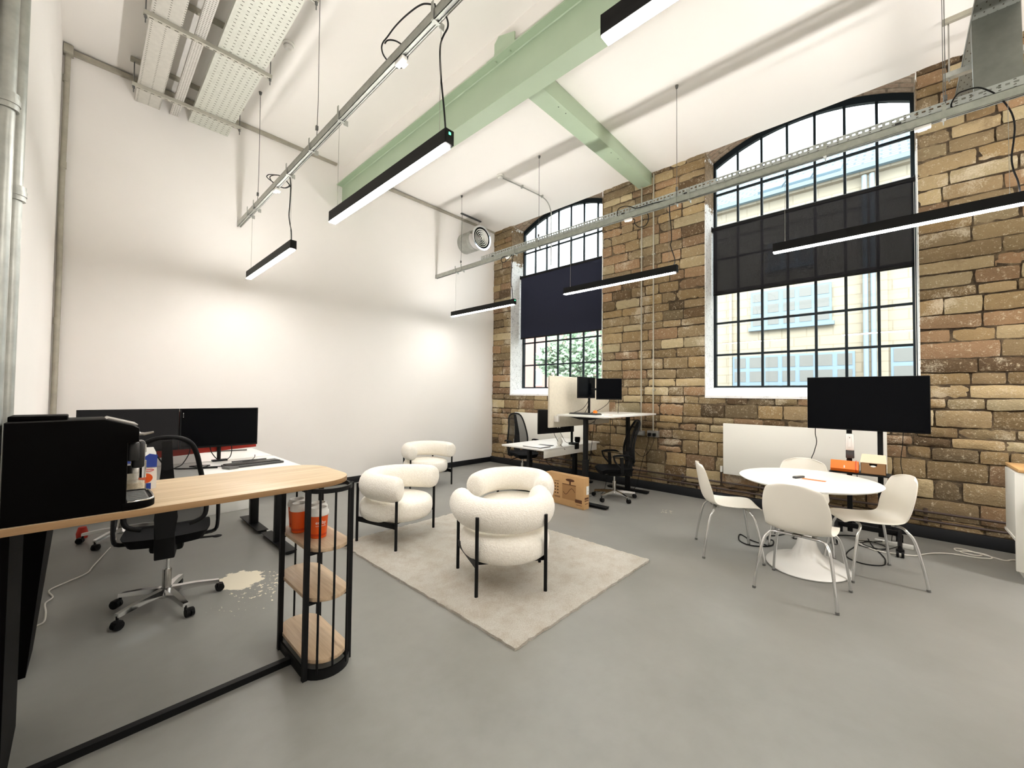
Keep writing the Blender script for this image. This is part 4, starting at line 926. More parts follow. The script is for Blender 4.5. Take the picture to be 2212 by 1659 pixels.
for x in (4.62, 5.95): build('bracket', MB().box(x - 0.015, x + 0.015, 3.44, 3.52, 1.12, 1.205, 0.003), 'laminate', r, True)
# monitors on the raised desk
def mon19(label, c, yaw):
    r = thing('monitor', label, 'monitor', c, yaw, group='small squarish black monitors on the raised desk')
    m = MB(); m.box(-0.004, 0.018, -0.182, 0.182, -0.155, 0.155, 0.004); m.box(0.018, 0.045, -0.10, 0.10, -0.09, 0.09, 0.012); build('casing', m, 'black_plastic', r)
    build('screen', MB().box(-0.0055, -0.004, -0.173, 0.173, -0.138, 0.146), 'screen_black', r); return r
mon19('squarish black monitor on the raised desk, angled away, left of the pair', (5.06, 3.27, 1.612), math.radians(80))
mon19('squarish black monitor on the raised desk, facing us, right of the pair', (5.265, 3.02, 1.595), math.radians(36))
r = thing('monitor_mount', 'black post with arms holding the pair of squarish monitors', 'monitor mount', (5.14, 3.28, 1.23)); build('post', MB().cyl((5.145, 3.28, 1.23), (5.145, 3.28, 1.68), 0.018, seg=14), 'black_metal', r, True); build('base_plate', MB().box(5.09, 5.20, 3.24, 3.36, 1.23, 1.24, 0.002), 'black_metal', r, True)
for a, b in (((5.145, 3.30, 1.61), (5.07, 3.315, 1.612)), ((5.145, 3.28, 1.59), (5.295, 3.05, 1.592))): build('arm', MB().bar(a, b, 0.03, 0.03, bevel=0.004), 'black_metal', r, True)
r = thing('keyboard', 'dark keyboard on the raised desk, left of the mandarin', 'keyboard', (4.86, 3.15, 1.23)); m = MB(); m.box(4.75, 4.90, 2.92, 3.36, 1.230, 1.248, 0.005); build('case', m, 'dark_grey', r, True); build('keys', MB().box(4.76, 4.885, 2.93, 3.35, 1.248, 1.253), 'key_grid', r, True)
r = thing('mandarin', 'orange mandarin on the raised desk at the foot of the monitor post', 'fruit', (5.00, 3.10, 1.262)); build('peel', MB().ball((5.03, 3.105, 1.259), 0.032, (1, 1, 0.9)), 'mandarin', r, True); build('stalk', MB().cyl((5.03, 3.105, 1.285), (5.03, 3.105, 1.291), 0.003, seg=6), 'bark', r, True)
m = MB(); m.box(4.93, 5.0, 2.80, 2.92, 1.2305, 1.2325, rz=0.5); single('card', m, 'cardboard', 'small brown card on the raised desk in front of the mandarin', 'paper')
m = MB(); m.box(4.78, 4.93, 2.80, 2.96, 1.2305, 1.2315, rz=0.12); single('paper', m, 'white_plastic', 'white sheet of paper on the raised desk beside the keyboard', 'paper')
cord([(5.06, 3.24, 1.47), (5.06, 3.25, 1.40), (5.03, 3.32, 1.30), (4.96, 3.42, 1.245), (4.9, 3.45, 1.238)], 'black_plastic', 'black cord below the left squarish monitor, hanging left', 0.004)
cord([(5.08, 3.23, 1.47), (5.10, 3.26, 1.38), (5.12, 3.30, 1.30), (5.11, 3.33, 1.242)], 'black_plastic', 'black cord below the left squarish monitor, running down to the post foot', 0.004)
cord([(5.29, 3.02, 1.455), (5.28, 3.05, 1.38), (5.22, 3.15, 1.29), (5.16, 3.25, 1.242)], 'black_plastic', 'black cord curving from the right squarish monitor to the post', 0.004)
cord([(5.38, 2.93, 1.455), (5.42, 2.95, 1.35), (5.44, 2.97, 1.238)], 'black_plastic', 'black cord hanging straight down from the right squarish monitor', 0.0035)
cord([(5.0, 3.3, 1.19), (5.08, 3.32, 1.10), (5.25, 3.34, 1.07), (5.42, 3.36, 1.10), (5.5, 3.36, 1.19)], 'black_plastic', 'black cord swagging under the raised desktop')
cord([(5.42, 3.36, 1.10), (5.40, 3.38, 0.85), (5.38, 3.40, 0.6), (5.3, 3.42, 0.3), (5.3, 3.42, 0.01)], 'black_plastic', 'black cord dropping from under the raised desktop to the floor')
cord([(5.62, 3.2, 1.19), (5.63, 3.2, 0.9), (5.64, 3.22, 0.6), (5.6, 3.24, 0.25), (5.5, 3.26, 0.008), (5.1, 3.3, 0.008), (5.3, 3.38, 0.008), (5.8, 3.3, 0.008)], 'black_plastic', 'black cord hanging behind the office chair at the raised desk')
# low desk
r = thing('monitor', 'wide black monitor on the low desk, seen from behind below the beige screen', 'monitor', (5.12, 3.86, 1.07), math.radians(-7)); m = MB(); m.box(-0.40, 0.40, -0.012, 0.012, -0.165, 0.20, 0.004); m.box(-0.16, 0.16, -0.035, -0.012, -0.10, 0.12, 0.01); build('casing', m, 'black_plastic', r)
build('screen', MB().box(-0.39, 0.39, 0.012, 0.0135, -0.15, 0.19), 'screen_black', r)
m = MB(); m.box(-0.02, 0.0, -0.037, -0.035, -0.085, -0.06); m.box(0.02, 0.05, -0.0375, -0.035, -0.085, -0.06); build('ports', m, 'white_plastic', r)
r = thing('monitor_mount', 'black post clamped to the low desk behind the wide monitor', 'monitor mount', (5.44, 3.79, 0.70)); build('post', MB().cyl((5.44, 3.79, 0.50), (5.44, 3.79, 1.08), 0.02, seg=14), 'black_metal', r, True); build('clamp', MB().box(5.39, 5.49, 3.68, 3.82, 0.64, 0.74, 0.006), 'black_metal', r, True); build('arm', MB().bar((5.44, 3.79, 1.06), (5.2, 3.83, 1.06), 0.03, 0.03), 'black_metal', r, True)
r = thing('laptop', 'closed pale laptop lying on the low desk', 'laptop', (4.78, 3.98, 0.705)); build('lower_case', MB().box(4.655, 4.90, 3.80, 4.15, 0.705, 0.714, 0.003), 'dark_grey', r, True); build('lid', MB().box(4.655, 4.90, 3.80, 4.15, 0.715, 0.722, 0.003), 'laminate', r, True)
m = MB(); m.box(4.97, 5.05, 3.86, 4.10, 0.705, 0.715, 0.003, rz=0.2); single('tablet', m, 'dark_grey', 'slim dark device beside the closed laptop on the low desk', 'tablet')
r = thing('desk_fan', 'round white desk device standing on the low desk edge', 'fan', (5.08, 3.76, 0.705)); build('shell', MB().ball((5.08, 3.765, 0.775), 0.07, (0.75, 0.5, 1.0)), 'radiator_white', r, True); build('grille', MB().cyl((5.08, 3.728, 0.78), (5.08, 3.733, 0.78), 0.03, seg=20), 'white_plastic', r, True); build('foot', MB().box(5.04, 5.12, 3.73, 3.80, 0.705, 0.715, 0.003), 'radiator_white', r, True)
r = thing('mug', 'small dark mug on the low desk beside the monitor post', 'mug', (5.72, 3.86, 0.705)); m = MB(); m.lathe([(0.0, 0.0), (0.035, 0.0), (0.045, 0.04), (0.046, 0.09), (0.042, 0.09), (0.04, 0.045), (0.0, 0.01)], (5.72, 3.87, 0.707), 24); build('cup', m, 'machine_black', r, True); build('handle', MB().tube([(5.672, 3.87, 0.785), (5.645, 3.87, 0.765), (5.65, 3.87, 0.735), (5.678, 3.87, 0.73)], 0.005, 8, sub=4), 'machine_black', r, True)
cord([(4.98, 3.80, 0.92), (5.0, 3.78, 0.85), (5.06, 3.74, 0.74), (5.12, 3.69, 0.66)], 'black_plastic', 'black cord sagging from the wide monitor over the low desk edge')
cord([(5.15, 3.81, 0.92), (5.2, 3.79, 0.83), (5.25, 3.77, 0.76), (5.38, 3.75, 0.72)], 'grey_plastic', 'grey cord sagging from the wide monitor to the post')
cord([(4.9, 3.9, 0.58), (4.95, 3.9, 0.45), (5.3, 3.95, 0.3), (5.7, 4.0, 0.2), (5.9, 4.05, 0.4), (5.9, 4.05, 0.6)], 'black_plastic', 'black cord drooping below the low desk')
# carton by the desk
r = thing('monitor_carton', 'brown printed monitor carton standing on the floor beside the raised desk', 'box', (4.57, 3.27, 0)); ux = Vector((0.04, 0.66, 0)).normalized(); uy = Vector((0.66, -0.04, 0)).normalized(); A0 = Vector((4.522, 2.955, 0)); Wd, Th, Hh = 0.66, 0.115, 0.412
build('carton_body', MB().obox(A0 + ux * Wd / 2 + uy * Th / 2 + Vector((0, 0, Hh / 2)), ux, uy, (0, 0, 1), Wd / 2, Th / 2, Hh / 2, 0.004), 'cardboard', r, True)
def face_rect(m, u0, u1, z0, z1, off=0.0012): return m.obox(A0 + ux * ((u0 + u1) / 2) - uy * off + Vector((0, 0, (z0 + z1) / 2)), ux, uy, (0, 0, 1), (u1 - u0) / 2, 0.0008, (z1 - z0) / 2)
m = MB(); face_rect(m, 0.13, 0.36, 0.09, 0.29); build('printed_screen', m, 'card_mid', r, True)
m = MB(); face_rect(m, 0.13, 0.36, 0.285, 0.295, 0.002); face_rect(m, 0.215, 0.24, 0.295, 0.345, 0.002)
m.lathe([(0.0, 0), (0.075, 0), (0.075, 0.001), (0.0, 0.001)], (0, 0, 0), 20); n_ = 40
for v in m.bm.verts[-80:]: v.co = A0 + ux * (0.228 + v.co.x) - uy * (0.0022 + v.co.z) + Vector((0, 0, 0.352 + v.co.y * 0.25))
for k in range(4):
    for q in (0.43, 0.475): face_rect(m, q, q + 0.022, 0.14 + 0.042 * k, 0.158 + 0.042 * k, 0.002)
face_rect(m, 0.40, 0.50, 0.105, 0.110, 0.002); face_rect(m, 0.40, 0.50, 0.092, 0.097, 0.002); face_rect(m, 0.42, 0.50, 0.31, 0.315, 0.002)
face_rect(m, 0.03, 0.14, 0.075, 0.118, 0.002); face_rect(m, 0.03, 0.12, 0.045, 0.05, 0.002)
for k in range(8):
    u = 0.145 + 0.025 * k; z = 0.20 + 0.045 * math.sin(k * 0.75); m.bar(A0 + ux * u - uy * 0.002 + Vector((0, 0, z)), A0 + ux * (u + 0.026) - uy * 0.002 + Vector((0, 0, 0.20 + 0.045 * math.sin((k + 1) * 0.75))), 0.001, 0.008)
build('printed_picture', m, 'card_ink', r, True)
def end_rect(m, v0, v1, z0, z1): return m.obox(A0 - ux * 0.0014 + uy * ((v0 + v1) / 2) + Vector((0, 0, (z0 + z1) / 2)), ux, uy, (0, 0, 1), 0.0008, (v1 - v0) / 2, (z1 - z0) / 2)
m = MB(); end_rect(m, 0.055, 0.108, 0.19, 0.30); build('shipping_label', m, 'white_plastic', r, True)
m = MB(); end_rect(m, 0.02, 0.10, 0.13, 0.155); end_rect(m, 0.02, 0.10, 0.108, 0.12); end_rect(m, 0.025, 0.095, 0.07, 0.076); end_rect(m, 0.085, 0.095, 0.225, 0.235); build('end_print', m, 'card_ink', r, True)

# ------------------------------------------------------------------ left bench desks
desk('bench_desk', 'white desk behind the wooden counter, the nearer of two back to back', XL + 0.04, 1.40, 3.98, 4.76, 0.83, (1.36,), 4.42, (4.06, 4.80), 0.5)
desk('bench_desk', 'white desk behind the wooden counter, the farther of two back to back', XL + 0.04, 1.40, 4.80, 5.56, 0.83, (1.35,), 5.22, (4.87, 5.58), 0.5)
m = MB(); m.prism([(-0.02, 4.785, 0.872), (1.242, 4.785, 0.935), (1.242, 4.785, 1.31), (-0.02, 4.785, 1.31)], (0, 0.02, 0), 0.003); single('desk_screen', m, 'red_panel', 'dark red desk divider behind the left pair of monitors', 'screen')
def bigmon(label, x0, x1, scr, dots=False):
    r = thing('monitor', label, 'monitor', ((x0 + x1) / 2, 4.72, 1.15), group='wide black monitors on the left desk')
    m = MB(); m.box(x0, x1, 4.71, 4.735, 0.968, 1.338, 0.003); m.box((x0 + x1) / 2 - 0.15, (x0 + x1) / 2 + 0.15, 4.735, 4.76, 1.05, 1.25, 0.01); build('casing', m, 'black_plastic', r, True)
    build('screen', MB().box(x0 + 0.012, x1 - 0.012, 4.7085, 4.7102, 0.985, 1.33), scr, r, True)
    m = MB(); m.cyl(((x0 + x1) / 2, 4.765, 0.83), ((x0 + x1) / 2, 4.765, 1.16), 0.016, seg=12); m.box((x0 + x1) / 2 - 0.06, (x0 + x1) / 2 + 0.06, 4.70, 4.758, 0.83, 0.845); m.bar(((x0 + x1) / 2, 4.765, 1.15), ((x0 + x1) / 2, 4.75, 1.15), 0.03, 0.03); build('stand', m, 'black_metal', r, True)
    if dots:
        m = MB()
        for z in (1.295, 1.28, 1.262): m.box(x0 + 0.022, x0 + 0.027, 4.707, 4.7086, z - 0.0025, z + 0.0025)
        build('icon_dots', m, 'white_plastic', r, True)
bigmon('wide monitor on the left desk with a dull grey screen, behind the coffee machine', -0.03, 0.608, 'screen_grey')
bigmon('wide monitor on the left desk with a black screen, right of the pair', 0.612, 1.232, 'screen_black', True)
r = thing('keyboard', 'dark keyboard on the left desk near the counter end', 'keyboard', (1.09, 4.30, 0.83)); m = MB(); m.box(0.865, 1.32, 4.19, 4.37, 0.83, 0.848, 0.004, rz=0.10); build('case', m, 'dark_grey', r, True); build('keys', MB().box(0.88, 1.305, 4.235, 4.36, 0.848, 0.855, rz=0.10, piv=(1.0925, 4.28, 0)), 'key_grid', r, True)
m = MB(); m.box(0.98, 1.27, 4.53, 4.55, 0.83, 0.842, 0.003, rz=0.02); single('ruler_bar', m, 'dark_grey', 'thin dark bar on the left desk right behind the keyboard', 'desk item')
m = MB(); m.bar((0.84, 5.50, 0.838), (1.30, 5.36, 0.838), 0.02, 0.014); single('ruler_bar', m, 'grey_plastic', 'long thin grey bar at the back of the far left desk', 'desk item')
m = MB(); m.prism([(0.84, 4.22, 0.831), (0.88, 4.13, 0.831), (0.95, 4.15, 0.831), (0.90, 4.23, 0.831)], (0, 0, 0.02), 0.003); single('headset_case', m, 'grey_plastic', 'small grey device at the left end of the desk keyboard', 'desk item')
cord([(0.69, 4.71, 0.985), (0.68, 4.67, 0.93), (0.62, 4.58, 0.85), (0.56, 4.46, 0.838), (0.70, 4.38, 0.838), (0.80, 4.46, 0.838), (0.66, 4.50, 0.838), (0.74, 4.38, 0.838), (0.87, 4.30, 0.842)], 'black_plastic', 'black cord drooping from the black monitor to the keyboard')
cord([(0.84, 4.71, 0.985), (0.85, 4.68, 0.92), (0.90, 4.63, 0.85), (0.98, 4.65, 0.86), (1.01, 4.69, 0.92), (1.01, 4.71, 0.985)], 'black_plastic', 'black cord hanging in a loop under the black monitor')
cord([(0.45, 4.71, 0.985), (0.46, 4.64, 0.93), (0.52, 4.5, 0.845), (0.66, 4.36, 0.839), (0.82, 4.27, 0.839)], 'black_plastic', 'black cord drooping from the grey monitor onto the desk', 0.006)
cord([(0.30, 4.71, 0.985), (0.29, 4.67, 0.92), (0.24, 4.55, 0.84)], 'black_plastic', 'short black cord below the grey monitor')
cord([(1.05, 4.46, 0.838), (1.12, 4.50, 0.838), (1.18, 4.60, 0.85), (1.19, 4.62, 0.875)], 'black_plastic', 'short dark cord with its end standing up behind the desk keyboard', 0.003)
r = thing('carton', 'white carton standing on the floor against the back wall, seen below the counter', 'box', (1.26, 6.07, 0)); m = MB(); m.box(1.02, 1.50, 6.02, 6.12, 0.0, 0.33, 0.006, rz=0.06); build('carton_body', m, 'white_plastic', r, True)
m = MB()
for k, (a, b) in enumerate(((1.36, 1.46), (1.34, 1.46), (1.37, 1.46), (1.35, 1.46))): m.box(a, b, 6.017, 6.0185, 0.24 - 0.02 * k, 0.245 - 0.02 * k, rz=0.06, piv=(1.26, 6.07, 0))
build('printed_lines', m, 'grey_plastic', r, True)
cord([(0.30, 5.50, 0.80), (0.29, 5.55, 0.4), (0.27, 5.70, 0.008), (0.20, 5.35, 0.007), (0.10, 4.95, 0.007), (0.062, 4.797, 0.007), (-0.04, 4.69, 0.007), (-0.13, 4.58, 0.007), (-0.108, 4.414, 0.007), (-0.14, 4.32, 0.007), (-0.13, 4.15, 0.007), (-0.131, 3.991, 0.007), (-0.16, 3.95, 0.007), (-0.20, 3.9, 0.007)], 'cable_white', 'long white cord snaking along the floor under the counter', 0.005)
r = thing('red_pot', 'small red pot on the floor beside the chrome base of the far left chair', 'pot', (0.03, 5.95, 0)); build('pot_body', MB().lathe([(0.0, 0.0), (0.04, 0.0), (0.045, 0.05), (0.03, 0.11), (0.0, 0.115)], (0.035, 5.99, 0), 16), 'red_panel', r, True)
# slim black bin against the left wall
r = thing('waste_bin', 'tall black tapered bin against the left wall under the counter', 'bin', (-0.16, 3.45, 0)); m = MB()
lo = [(-0.235, 3.30, 0), (-0.165, 3.30, 0), (-0.158, 3.62, 0), (-0.235, 3.62, 0)]; hi = [(-0.238, 3.18, 0.80), (-0.105, 3.18, 0.80), (-0.085, 3.70, 0.80), (-0.238, 3.70, 0.80)]
A = [m.bm.verts.new(p) for p in lo]; B = [m.bm.verts.new(p) for p in hi]
for k in range(4): m.bm.faces.new((A[k], A[(k + 1) % 4], B[(k + 1) % 4], B[k]))
m.bm.faces.new(A[::-1]); m.bm.faces.new(B); bmesh.ops.recalc_face_normals(m.bm, faces=m.bm.faces[:]); build('bin_body', m, 'machine_black', r, True)
build('lid', MB().box(-0.238, -0.085, 3.17, 3.71, 0.80, 0.83, 0.006), 'black_plastic', r, True)

# ------------------------------------------------------------------ wooden counter with shelf column
r = thing('bar_counter', 'long light oak counter with a black framed shelf column at its end', 'counter', (0.45, 2.56, 0))
def rounded(x0, x1, y0, y1, rad, z, n=10):
    pts = [(x0, y0, z)]
    for k in range(n + 1): a = -PI / 2 + (PI / 2) * k / n; pts.append((x1 - rad + rad * math.cos(a), y0 + rad + rad * math.sin(a), z))
    for k in range(n + 1): a = (PI / 2) * k / n; pts.append((x1 - rad + rad * math.cos(a), y1 - rad + rad * math.sin(a), z))
    pts.append((x0, y1, z)); return pts
m = MB(); m.prism(rounded(XL + 0.058, 1.105, 2.235, 2.905, 0.21, 0.988), (0, 0, 0.028), 0.002)
m.bm.normal_update()
for f in m.bm.faces:
    if f.normal.z < 0.5: f.material_index = 1
build('counter_top', m, ['oak', 'oak_edge'], r, True)
SX0, SX1, SY0, SY1 = 0.826, 1.078, 2.175, 2.765
def stadium(z, ins=0.0, n=14):
    rx = (SX1 - SX0) / 2 - ins; cx_ = (SX0 + SX1) / 2; ry = 0.12; pts = []
    for k in range(n + 1): a = PI + PI * k / n; pts.append((cx_ + rx * math.cos(a), SY0 + ins + ry + ry * math.sin(a), z))
    for k in range(n + 1): a = PI * k / n; pts.append((cx_ + rx * math.cos(a), SY1 - ins - ry + ry * math.sin(a), z))
    return pts
for z in (0.075, 0.395, 0.655):
    m = MB(); m.prism(stadium(z, 0.012), (0, 0, 0.02), 0.002); build('shelf', m, ['shelf_oak'], r, True)
for z0, z1, nm in ((0.0, 0.05, 'base_band'), (0.965, 0.988, 'top_band')):
    m = MB(); a = stadium(z0); b = stadium(z1); ai = stadium(z0, 0.01); n = len(a)
    V = [[m.bm.verts.new((p[0], p[1], zz)) for p in q] for q, zz in ((a, z0), (a, z1), (ai, z0), (ai, z1))]
    for k in range(n):
        k2 = (k + 1) % n
        for P_, Q_ in ((0, 1), (1, 3), (3, 2), (2, 0)): m.bm.faces.new((V[P_][k], V[P_][k2], V[Q_][k2], V[Q_][k]))
    bmesh.ops.recalc_face_normals(m.bm, faces=m.bm.faces[:]); build(nm, m, 'black_metal', r, True)
POSTS = [(0.829, 2.245), (0.829, 2.625), (1.072, 2.27), (1.072, 2.69)]
for (x, y) in POSTS: build('post', MB().box(x - 0.012, x + 0.012, y - 0.012, y + 0.012, 0, 0.988), 'black_metal', r, True)
for (x, y) in ((0.875, 2.20), (0.948, 2.182), (1.028, 2.20), (0.875, 2.738), (0.948, 2.755)): build('rod', MB().cyl((x, y, 0.03), (x, y, 0.975), 0.006, seg=10), 'black_metal', r, True)
for z in (0.645, 0.385):
    for y in (2.245, 2.64): build('shelf_bearer', MB().box(0.835, 1.07, y - 0.01, y + 0.01, z - 0.004, z + 0.010), 'black_metal', r, True)
build('floor_rail', MB().box(XL + 0.04, 0.83, 2.43, 2.465, 0.0, 0.032), 'black_metal', r, True)
build('under_rail', MB().box(XL + 0.06, 0.83, 2.63, 2.66, 0.96, 0.988), 'black_metal', r, True)
build('end_panel', MB().box(-0.205, -0.165, 2.30, 2.86, 0.0, 0.988), 'machine_black', r, True)

# coffee machine
r = thing('coffee_machine', 'bulky black espresso machine at the left end of the counter', 'coffee machine', (0.0, 2.38, 1.016)); m = MB()
ZC = 1.0165
m.prism([(-0.185, 2.245, ZC), (0.132, 2.245, ZC), (0.132, 2.245, 1.285), (0.165, 2.245, 1.29), (0.165, 2.245, 1.345), (0.145, 2.245, 1.358), (0.062, 2.245, 1.385), (-0.185, 2.245, 1.380)], (0, 0.27, 0), 0.006); build('body', m, 'machine_black', r, True)
m = MB(); m.prism(rounded(0.12, 0.224, 2.243, 2.515, 0.07, ZC), (0, 0, 0.030), 0.003); build('drip_tray', m, 'machine_black', r, True)
m = MB(); m.tube([(0.135, 2.248, 1.049), (0.16, 2.248, 1.049), (0.205, 2.265, 1.049), (0.219, 2.31, 1.049), (0.219, 2.45, 1.049), (0.205, 2.495, 1.049), (0.135, 2.51, 1.049)], 0.004, 8, sub=3); build('tray_rim', m, 'dull_chrome', r, True)
m = MB(); m.box(0.137, 0.205, 2.27, 2.49, 1.045, 1.048)
for k in range(6): m.box(0.145, 0.2, 2.285 + k * 0.034, 2.295 + k * 0.034, 1.048, 1.050)
build('grate', m, 'grey_plastic', r, True)
m = MB(); m.box(0.13, 0.172, 2.30, 2.46, 1.205, 1.285, 0.01); m.box(0.15, 0.192, 2.33, 2.40, 1.17, 1.285, 0.01); build('spout_block', m, 'spout_dark', r, True)
m = MB(); m.cyl((0.186, 2.345, 1.128), (0.186, 2.345, 1.20), 0.011, seg=16); m.cyl((0.187, 2.345, 1.235), (0.187, 2.345, 1.268), 0.009, seg=16); build('spout', m, 'chrome', r, True)
m = MB(); m.tube([(0.158, 2.32, 1.318), (0.185, 2.32, 1.316), (0.215, 2.32, 1.322)], [0.008, 0.006, 0.004], 8); m.ball((0.168, 2.32, 1.318), 0.008); build('lever', m, 'dull_chrome', r, True)
m = MB(); m.prism([(0.068, 2.29, 1.384), (0.16, 2.29, 1.354), (0.163, 2.29, 1.358), (0.075, 2.29, 1.388)], (0, 0.19, 0)); build('top_display', m, 'dull_chrome', r, True)
build('bean_hopper_lid', MB().box(-0.185, -0.037, 2.34, 2.50, 1.378, 1.399, 0.004), 'machine_black', r, True)
# jar and bag
r = thing('glass_jar', 'clear glass jar with a silver lid beside the coffee machine', 'jar', (0.17, 2.62, 1.016)); jx, jy = 0.172, 2.60
m = MB(); m.lathe([(0.0, 0), (0.043, 0), (0.047, 0.006), (0.047, 0.09), (0.04, 0.10), (0.04, 0.105), (0.0, 0.105)], (jx, jy, ZC), 28); build('glass_body', m, 'jar_glass', r, True)
m = MB(); m.lathe([(0.0, 0.004), (0.042, 0.004), (0.042, 0.055), (0.0, 0.065)], (jx, jy, ZC), 24); build('contents', m, 'beans', r, True)
m = MB(); m.lathe([(0.0, 0.100), (0.045, 0.100), (0.045, 0.135), (0.043, 0.138), (0.0, 0.138)], (jx, jy, ZC), 28); build('lid', m, 'dull_chrome', r, True)
r = thing('coffee_bag', 'blue and white coffee bag with an orange print, behind the jar', 'bag', (0.215, 2.69, ZC)); bx0, bx1, by0, by1 = 0.15, 0.262, 2.665, 2.735
m = MB()
sec = [(ZC, 1.0, 1.0), (ZC + 0.06, 1.03, 1.08), (ZC + 0.13, 1.0, 0.95), (ZC + 0.175, 0.97, 0.55), (ZC + 0.20, 0.80, 0.22)]
rings = []
for z, sx, sy in sec:
    cx_, cy_ = (bx0 + bx1) / 2, (by0 + by1) / 2; hx, hy = (bx1 - bx0) / 2 * sx, (by1 - by0) / 2 * sy
    rings.append([m.bm.verts.new((cx_ + p * hx, cy_ + q * hy, z)) for p, q in ((-1, -1), (-0.33, -1), (0.33, -1), (1, -1), (1, 0), (1, 1), (0, 1), (-1, 1), (-1, 0))])
for A, B in zip(rings, rings[1:]):
    for k in range(9): m.bm.faces.new((A[k], A[(k + 1) % 9], B[(k + 1) % 9], B[k]))
m.bm.faces.new(rings[0][::-1]); m.bm.faces.new(rings[-1]); bmesh.ops.recalc_face_normals(m.bm, faces=m.bm.faces[:]); build('pouch', m, 'white_plastic', r, True)
m = MB(); m.prism([(0.152, 2.662, ZC + 0.115), (0.262, 2.662, ZC + 0.105), (0.264, 2.664, ZC + 0.165), (0.235, 2.675, ZC + 0.172), (0.205, 2.664, ZC + 0.15), (0.152, 2.662, ZC + 0.15)], (0, -0.002, 0)); build('blue_print', m, 'blue_print', r, True)
build('blue_tab', MB().box(0.225, 0.242, 2.656, 2.659, ZC, ZC + 0.03), 'blue_print', r, True)
m = MB(); m.lathe([(0.0, 0), (0.026, 0), (0.026, 0.001), (0.0, 0.001)], (0, 0, 0), 20)
for v in m.bm.verts: v.co = Vector((0.222 + v.co.x, 2.659 - v.co.z, ZC + 0.055 + v.co.y * 0.9))
build('orange_print', m, 'orange_cup', r, True)
m = MB(); m.tube([(0.235 + 0.016 * math.cos(a), 2.6585, ZC + 0.093 + 0.005 * math.sin(a)) for a in [2 * PI * k / 16 for k in range(16)]], 0.0015, 6, closed=True); build('red_print', m, 'red_print', r, True)
# cups on the top shelf
def cup():
    r = thing('takeaway_cup', '', 'cup')
    m = MB(); m.lathe([(0.0, 0.0), (0.040, 0.0), (0.042, 0.004), (0.050, 0.13), (0.0, 0.13)], seg=32); build('cup_body', m, 'orange_cup', r)
    m = MB(); m.lathe([(0.052, 0.125), (0.054, 0.128), (0.053, 0.148), (0.047, 0.155), (0.046, 0.165), (0.040, 0.167), (0.036, 0.152), (0.0, 0.150)], seg=32); build('lid', m, 'white_plastic', r)
    m = MB(); m.lathe([(0.0405, 0.012), (0.0425, 0.012), (0.0436, 0.026), (0.0416, 0.026)], seg=32, loop=True); build('base_ring', m, 'orange_deep', r)
    return r
CG = 'orange takeaway cups on the top shelf'
SH = 0.6755
cp = cup(); cp.location = (0.948, 2.405, SH); cp['label'] = 'orange takeaway cup with white lettering, frontmost on the shelf'; cp['group'] = CG; WM[cp] = Matrix.Translation((0.948, 2.405, SH))
place(cp, (0.985, 2.515, SH), 0, 'orange takeaway cup right behind the lettered cup, only its lid showing', CG)
place(cp, (0.905, 2.575, SH), 0, 'orange takeaway cup at the left of the shelf, beside the lettered cup', CG)
place(cp, (0.93, 2.69, SH), 0, 'orange takeaway cup at the back of the shelf, behind the left cup', CG)
def bend(a0, z0):
    def f(v):
        rad = 0.0490; an = a0 + v.x / rad
        return Vector((rad * math.cos(an) + v.z * math.cos(an), rad * math.sin(an) + v.z * math.sin(an), z0 + v.y))
    return f
A0_ = math.atan2(-2.405, -0.948) + 0.25
m = MB(); m.text('ed by', 0.026, bend(A0_, 0.090)); build('lettering', m, 'white_plastic', cp)
m = MB(); m.text('~~~~~', 0.020, bend(A0_, 0.072)); build('second_line', m, 'white_plastic', cp)

# ------------------------------------------------------------------ cabinet at the right edge
r = thing('cabinet', 'white cabinet with a wooden top cut off by the right edge', 'cabinet', (5.6, -1.1, 0))
build('front_panel', MB().box(5.27, 5.295, -1.55, -0.715, 0.10, 0.905, 0.004), 'radiator_white', r, True)
build('carcass', MB().box(5.297, 5.78, -1.55, -0.73, 0.34, 0.895, 0.004), 'radiator_white', r, True)
build('wooden_top', MB().box(5.265, 5.80, -1.57, -0.735, 0.906, 0.932, 0.003), 'cabinet_oak', r, True)
build('plinth', MB().box(5.32, 5.74, -1.5, -0.78, 0.0, 0.34, 0.004), 'radiator_white', r, True)
build('handle_slot', MB().box(5.266, 5.272, -0.84, -0.765, 0.55, 0.68, 0.02), 'grey_plastic', r, True)
build('side_rail', MB().box(5.30, 5.78, -0.732, -0.722, 0.33, 0.35), 'radiator_white', r, True)

# ------------------------------------------------------------------ outside
struct('ground_outside', MB().box(6.9, 80, -40, 70, -0.6, -0.5), 'ground')
FX = 13.0
r = thing('sandstone_building', 'pale sandstone building with blue windows across the street', 'building', (FX + 2, 0, -0.5))
m = MB(); m.box(FX, FX + 5, -9, 5.2, -0.5, 7.05); m.box(FX - 0.06, FX, -9, 5.25, 6.2, 6.35); m.box(FX - 0.14, FX, -9, 5.25, 6.95, 7.08)
for y in (3.45, 0.30): m.box(FX - 0.08, FX, y - 0.22 if y < 1 else y - 0.04, y + 0.22 if y < 1 else y + 0.04, -0.5, 6.2)
build('wall', m, 'sandstone', r, True)
m = MB(); m.prism([(FX - 0.25, -9.2, 7.06), (FX + 3.4, -9.2, 9.35), (FX + 7, -9.2, 7.06)], (0, 14.6, 0)); rf = build('roof', m, 'slates', r, True)
build('gutter', MB().box(FX - 0.32, FX - 0.18, -9.2, 5.4, 7.0, 7.1), 'slate_edge', r, True)
nr = Vector((-2.29, 0, 3.65)).normalized(); up_ = Vector((3.65, 0, 2.29)).normalized()
